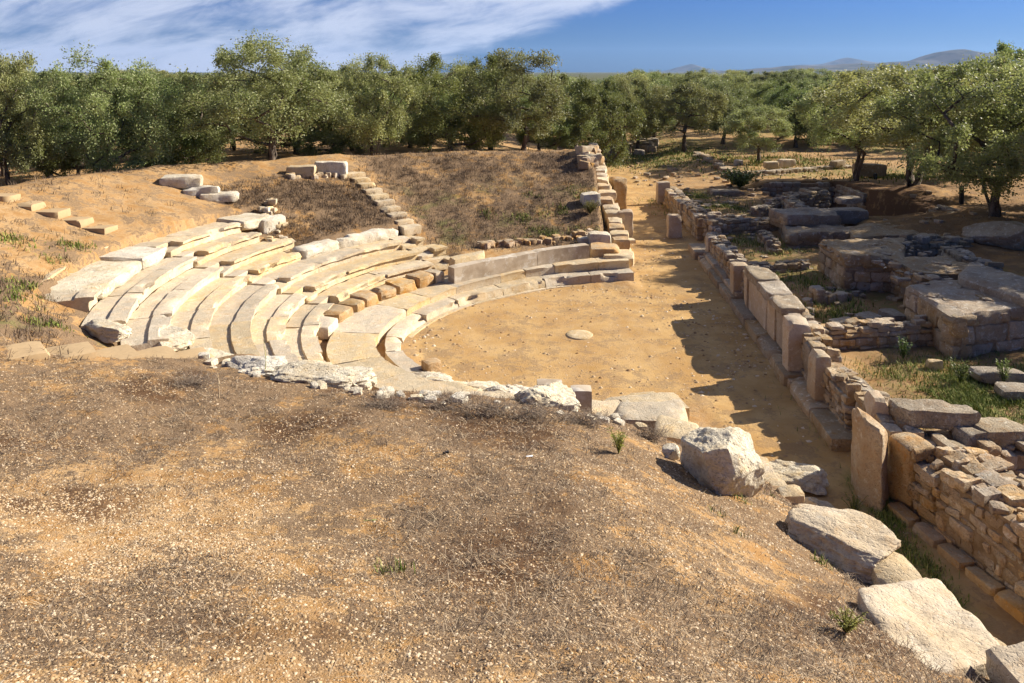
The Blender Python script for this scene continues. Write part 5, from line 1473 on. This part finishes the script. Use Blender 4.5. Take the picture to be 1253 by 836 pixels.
rg = random.Random(21)
GL = 'olive in the dense screen behind the left hill rim'
for u, vt, d in ((-40, 72, 33), (30, 96, 42), (95, 92, 40), (165, 97, 44), (245, 90, 43), (285, 92, 48), (360, 94, 46), (410, 100, 44), (230, 104, 36.5), (90, 114, 33), (0, 106, 36)):
    tree_px(rg.choice((1, 2, 4, 5)), u, vt, d, rg.uniform(105, 150), rg.uniform(0, 6), label=GL, group='olives screening behind the left hill rim')
GB = 'olive in the dense screen behind the far hilltop'
for u, vt, d in ((500, 102, 50), (520, 104, 56), (600, 76, 52), (680, 98, 56), (765, 90, 72), (700, 98, 66), (480, 100, 58), (575, 104, 48), (660, 112, 49.5), (430, 108, 48), (525, 118, 47)):
    tree_px(rg.choice((1, 2, 4, 5)), u, vt, d, rg.uniform(90, 130), rg.uniform(0, 6), label=GB, group='olives screening behind the far hilltop')
GR = 'olive in the mixed grove beyond the ruins and bare ground'
for k in range(36):
    u = 770+rg.uniform(0, 1)*520; d = rg.uniform(72, 125)
    tree_px(rg.choice((0, 1, 3, 4, 5)), u, rg.uniform(84, 102), d, rg.uniform(62, 105), rg.uniform(0, 6), label=GR, group='olives of the grove beyond the ruins')
for u, vt, d, w in ((885, 96, 66, 90), (975, 97, 64, 95), (1015, 92, 68, 95), (800, 98, 70, 80), (780, 92, 64, 80), (905, 90, 76, 70), (960, 92, 70, 85), (990, 96, 66, 80), (880, 96, 82, 60), (800, 96, 84, 70), (1080, 78, 66, 100), (1140, 74, 70, 110), (1200, 76, 62, 110), (1010, 84, 90, 70), (860, 84, 96, 70), (785, 86, 90, 70)):
    tree_px(rg.choice((0, 1, 4, 5)), u, vt, d, w, rg.uniform(0, 6), label=GR, group='olives of the grove beyond the ruins')
GF = 'olive of the farther grove filling the skyline behind the front trees'
for k in range(46):
    u = -60+k*29+rg.uniform(-12, 12); d = rg.uniform(62, 110) if u < 760 else rg.uniform(110, 170)
    tree_px(rg.choice((1, 3, 4, 5)), u, rg.uniform(82, 92), d, rg.uniform(70, 110) if u < 760 else rg.uniform(50, 80), rg.uniform(0, 6), label=GF, group='olives on the farther skyline')
# olives just right of the picture that shade the ruins
GS = 'olive standing just right of the ruins'
for x_, y_, h_ in ((22.0, 26.0, 7.4), (20.8, 24.4, 7.0), (25.5, 30.5, 7.8), (24.0, 23.2, 7.4), (27, 26.8, 8), (26.5, 35.5, 7.8)):
    tree(rg.choice((0, 2, 6)), x_, y_, h_, h_*1.05, rg.uniform(0, 6), label=GS, group='olives just right of the ruins')
# unused prototypes (if any) go
for i, (tm, cm, _, _) in enumerate(VARS):
    if i not in used:
        for o in (tm, cm): bpy.data.objects.remove(o)

# ------------------------------------------------------------------ far hills
def ridge(name, label, d, pts, depth, mat):
    us = np.linspace(pts[0][0], pts[-1][0], 160)
    pv = np.interp(us, [p[0] for p in pts], [p[1] for p in pts])
    x = (us-626.5)/F*d
    rr = fbm(np.stack([us*.03, us*0, us*0], 1), 4, 4)*1.6
    top = H+(YH-pv+rr)*d/F
    rows = []
    for j, t in enumerate(np.linspace(-1, 1, 15)):
        prof = math.cos(t*pi/2)**1.3
        yy = d+t*depth
        zz = -5+np.maximum(top+5, 1)*prof*(1+.10*fbm(np.stack([x/d*14, 0*x+t*3, 0*x], 1), 6, 3)*(1-abs(1-prof)))
        rows.append(np.stack([x*(1+t*.0), 0*x+yy, zz], 1))
    V = np.concatenate(rows); m = len(us)
    I = np.arange(len(V)).reshape(15, m)
    q = np.stack([I[:-1, :-1], I[:-1, 1:], I[1:, 1:], I[1:, :-1]], -1).reshape(-1, 4)
    o = new_mesh(name, V, q, mat, None, True)
    return tag(o, label, 'hills', kind='structure')
mh, nt_, b_ = mat_new('hill_scrub', .95, .1); gg = N(nt_); pp = gg.pos()
cc = gg.mix(gg.ramp(gg.noise(pp, .006, 6, .7), .4, .6), (.035, .045, .035), (.10, .09, .07)); gg.link(cc, b_.inputs['Base Color'])
ridge('hills', 'low hazy blue hills on the horizon at the right', 5000, [(840, 92), (900, 86), (960, 82), (1020, 79), (1080, 77), (1125, 73), (1150, 63), (1168, 60), (1190, 64), (1230, 65), (1290, 70), (1420, 80)], 600, mh)
ridge('mountains', 'faint far mountains above the olive grove', 8800, [(770, 92), (820, 86), (845, 80), (870, 86), (920, 88), (980, 80), (1010, 77), (1035, 71), (1060, 75), (1100, 80), (1180, 86)], 700, mh)

# ------------------------------------------------------------------ light, sky, haze
SUN_EL = math.radians(30); SUN_AZ = math.radians(72)      # azimuth from +Y towards +X
sd = Vector((math.sin(SUN_AZ)*math.cos(SUN_EL), math.cos(SUN_AZ)*math.cos(SUN_EL), math.sin(SUN_EL)))
sl = bpy.data.lights.new('sun', 'SUN'); sl.energy = 5.0; sl.angle = math.radians(.53); sl.color = (1.0, .915, .785)
so = bpy.data.objects.new('sun', sl); COL.objects.link(so); so.rotation_euler = sd.to_track_quat('Z', 'Y').to_euler()

w = bpy.data.worlds.new('World'); SC.world = w; w.use_nodes = True
nt = w.node_tree; nt.nodes.clear(); g = N(nt)
out = nt.nodes.new('ShaderNodeOutputWorld'); bg = nt.nodes.new('ShaderNodeBackground')
sky = nt.nodes.new('ShaderNodeTexSky'); sky.sky_type = 'NISHITA'; sky.sun_disc = False
sky.sun_elevation = SUN_EL; sky.sun_rotation = SUN_AZ; sky.air_density = 1.0; sky.dust_density = .6; sky.ozone_density = 3.0; sky.altitude = 100
tc = nt.nodes.new('ShaderNodeTexCoord').outputs['Generated']
sx, sy_, sz_ = g.sep(tc)
# thin cirrus streaks towards the left half of the view, in directions on the sky
yy_ = g.math('MAXIMUM', g.math('ABSOLUTE', sy_), .05)
tx = g.math('DIVIDE', sx, yy_); tz = g.math('DIVIDE', sz_, yy_)
perp = g.math('SUBTRACT', tz, g.math('MULTIPLY', tx, .17))
cmb = nt.nodes.new('ShaderNodeCombineXYZ'); g.link(g.math('MULTIPLY', tx, 3.2), cmb.inputs[0]); g.link(g.math('MULTIPLY', perp, 12.0), cmb.inputs[1])
c1 = g.noise(cmb.outputs[0], 1.0, 6, .6, .5)
cmb2 = nt.nodes.new('ShaderNodeCombineXYZ'); g.link(g.math('MULTIPLY', tx, 9.0), cmb2.inputs[0]); g.link(g.math('MULTIPLY', perp, 30.0), cmb2.inputs[1]); cmb2.inputs[2].default_value = 3.3
c2 = g.noise(cmb2.outputs[0], 1.0, 6, .62, .9)
edge = g.math('SUBTRACT', g.math('SUBTRACT', tz, .004), g.math('MULTIPLY', g.math('ADD', tx, .115), .34))
edge = g.math('ADD', edge, g.math('MULTIPLY', g.math('SUBTRACT', c2, .5), .05))
side = g.ramp(edge, -.012, .022)
dens_ = g.ramp(g.math('ADD', g.math('MULTIPLY', c1, .75), g.math('MULTIPLY', c2, .25)), .33, .55)
cl = g.math('MULTIPLY', g.math('MULTIPLY', side, dens_), .88)
cl = g.math('MULTIPLY', cl, g.math('SUBTRACT', 1.0, g.math('MULTIPLY', g.ramp(tz, .14, .40), .05)))
cl = g.math('MULTIPLY', cl, g.ramp(sy_, -.05, .15))
tint = nt.nodes.new('ShaderNodeMix'); tint.data_type = 'RGBA'; tint.blend_type = 'MULTIPLY'; tint.inputs['Factor'].default_value = 1
g.link(sky.outputs[0], tint.inputs[6]); tint.inputs[7].default_value = (.165, .335, .76, 1)
colr = g.mix(cl, tint.outputs[2], (6.0, 6.5, 7.9))
g.link(colr, bg.inputs['Color']); bg.inputs['Strength'].default_value = .054
g.link(bg.outputs[0], out.inputs[0])

hv = bpy.data.materials.new('haze_air'); hv.use_nodes = True; hn = hv.node_tree; hn.nodes.clear()
ho = hn.nodes.new('ShaderNodeOutputMaterial'); pv = hn.nodes.new('ShaderNodeVolumePrincipled')
pv.inputs['Color'].default_value = (.36, .58, 1.0, 1); pv.inputs['Density'].default_value = 4.5e-5; pv.inputs['Anisotropy'].default_value = .2
hn.links.new(pv.outputs[0], ho.inputs['Volume'])
bv, bf = [(x_, y_, z_) for x_ in (-10500, 10500) for y_ in (-1500, 10500) for z_ in (-12, 330)], [(0, 1, 3, 2), (4, 6, 7, 5), (0, 4, 5, 1), (2, 3, 7, 6), (0, 2, 6, 4), (1, 5, 7, 3)]
hz_ = new_mesh('haze', bv, bf, hv); tag(hz_, 'thin blue distance haze over the whole landscape', 'haze', kind='stuff')

# ------------------------------------------------------------------ camera and render settings
cam = bpy.data.cameras.new('camera'); co = bpy.data.objects.new('camera', cam); COL.objects.link(co)
cam.sensor_width = 36; cam.lens = F/1253*36
co.location = (0, 0, H); co.rotation_euler = (math.radians(90)-PIT, 0, 0)
cam.shift_y = -(418-CY)/1253
cam.clip_start = .05; cam.clip_end = 40000
SC.camera = co
SC.view_settings.view_transform = 'Standard'; SC.view_settings.look = 'None'; SC.view_settings.gamma = 1
SC.view_settings.exposure = 1.12
SC.cycles.max_bounces = 6; SC.cycles.diffuse_bounces = 3; SC.cycles.transmission_bounces = 3
SC.cycles.use_denoising = True
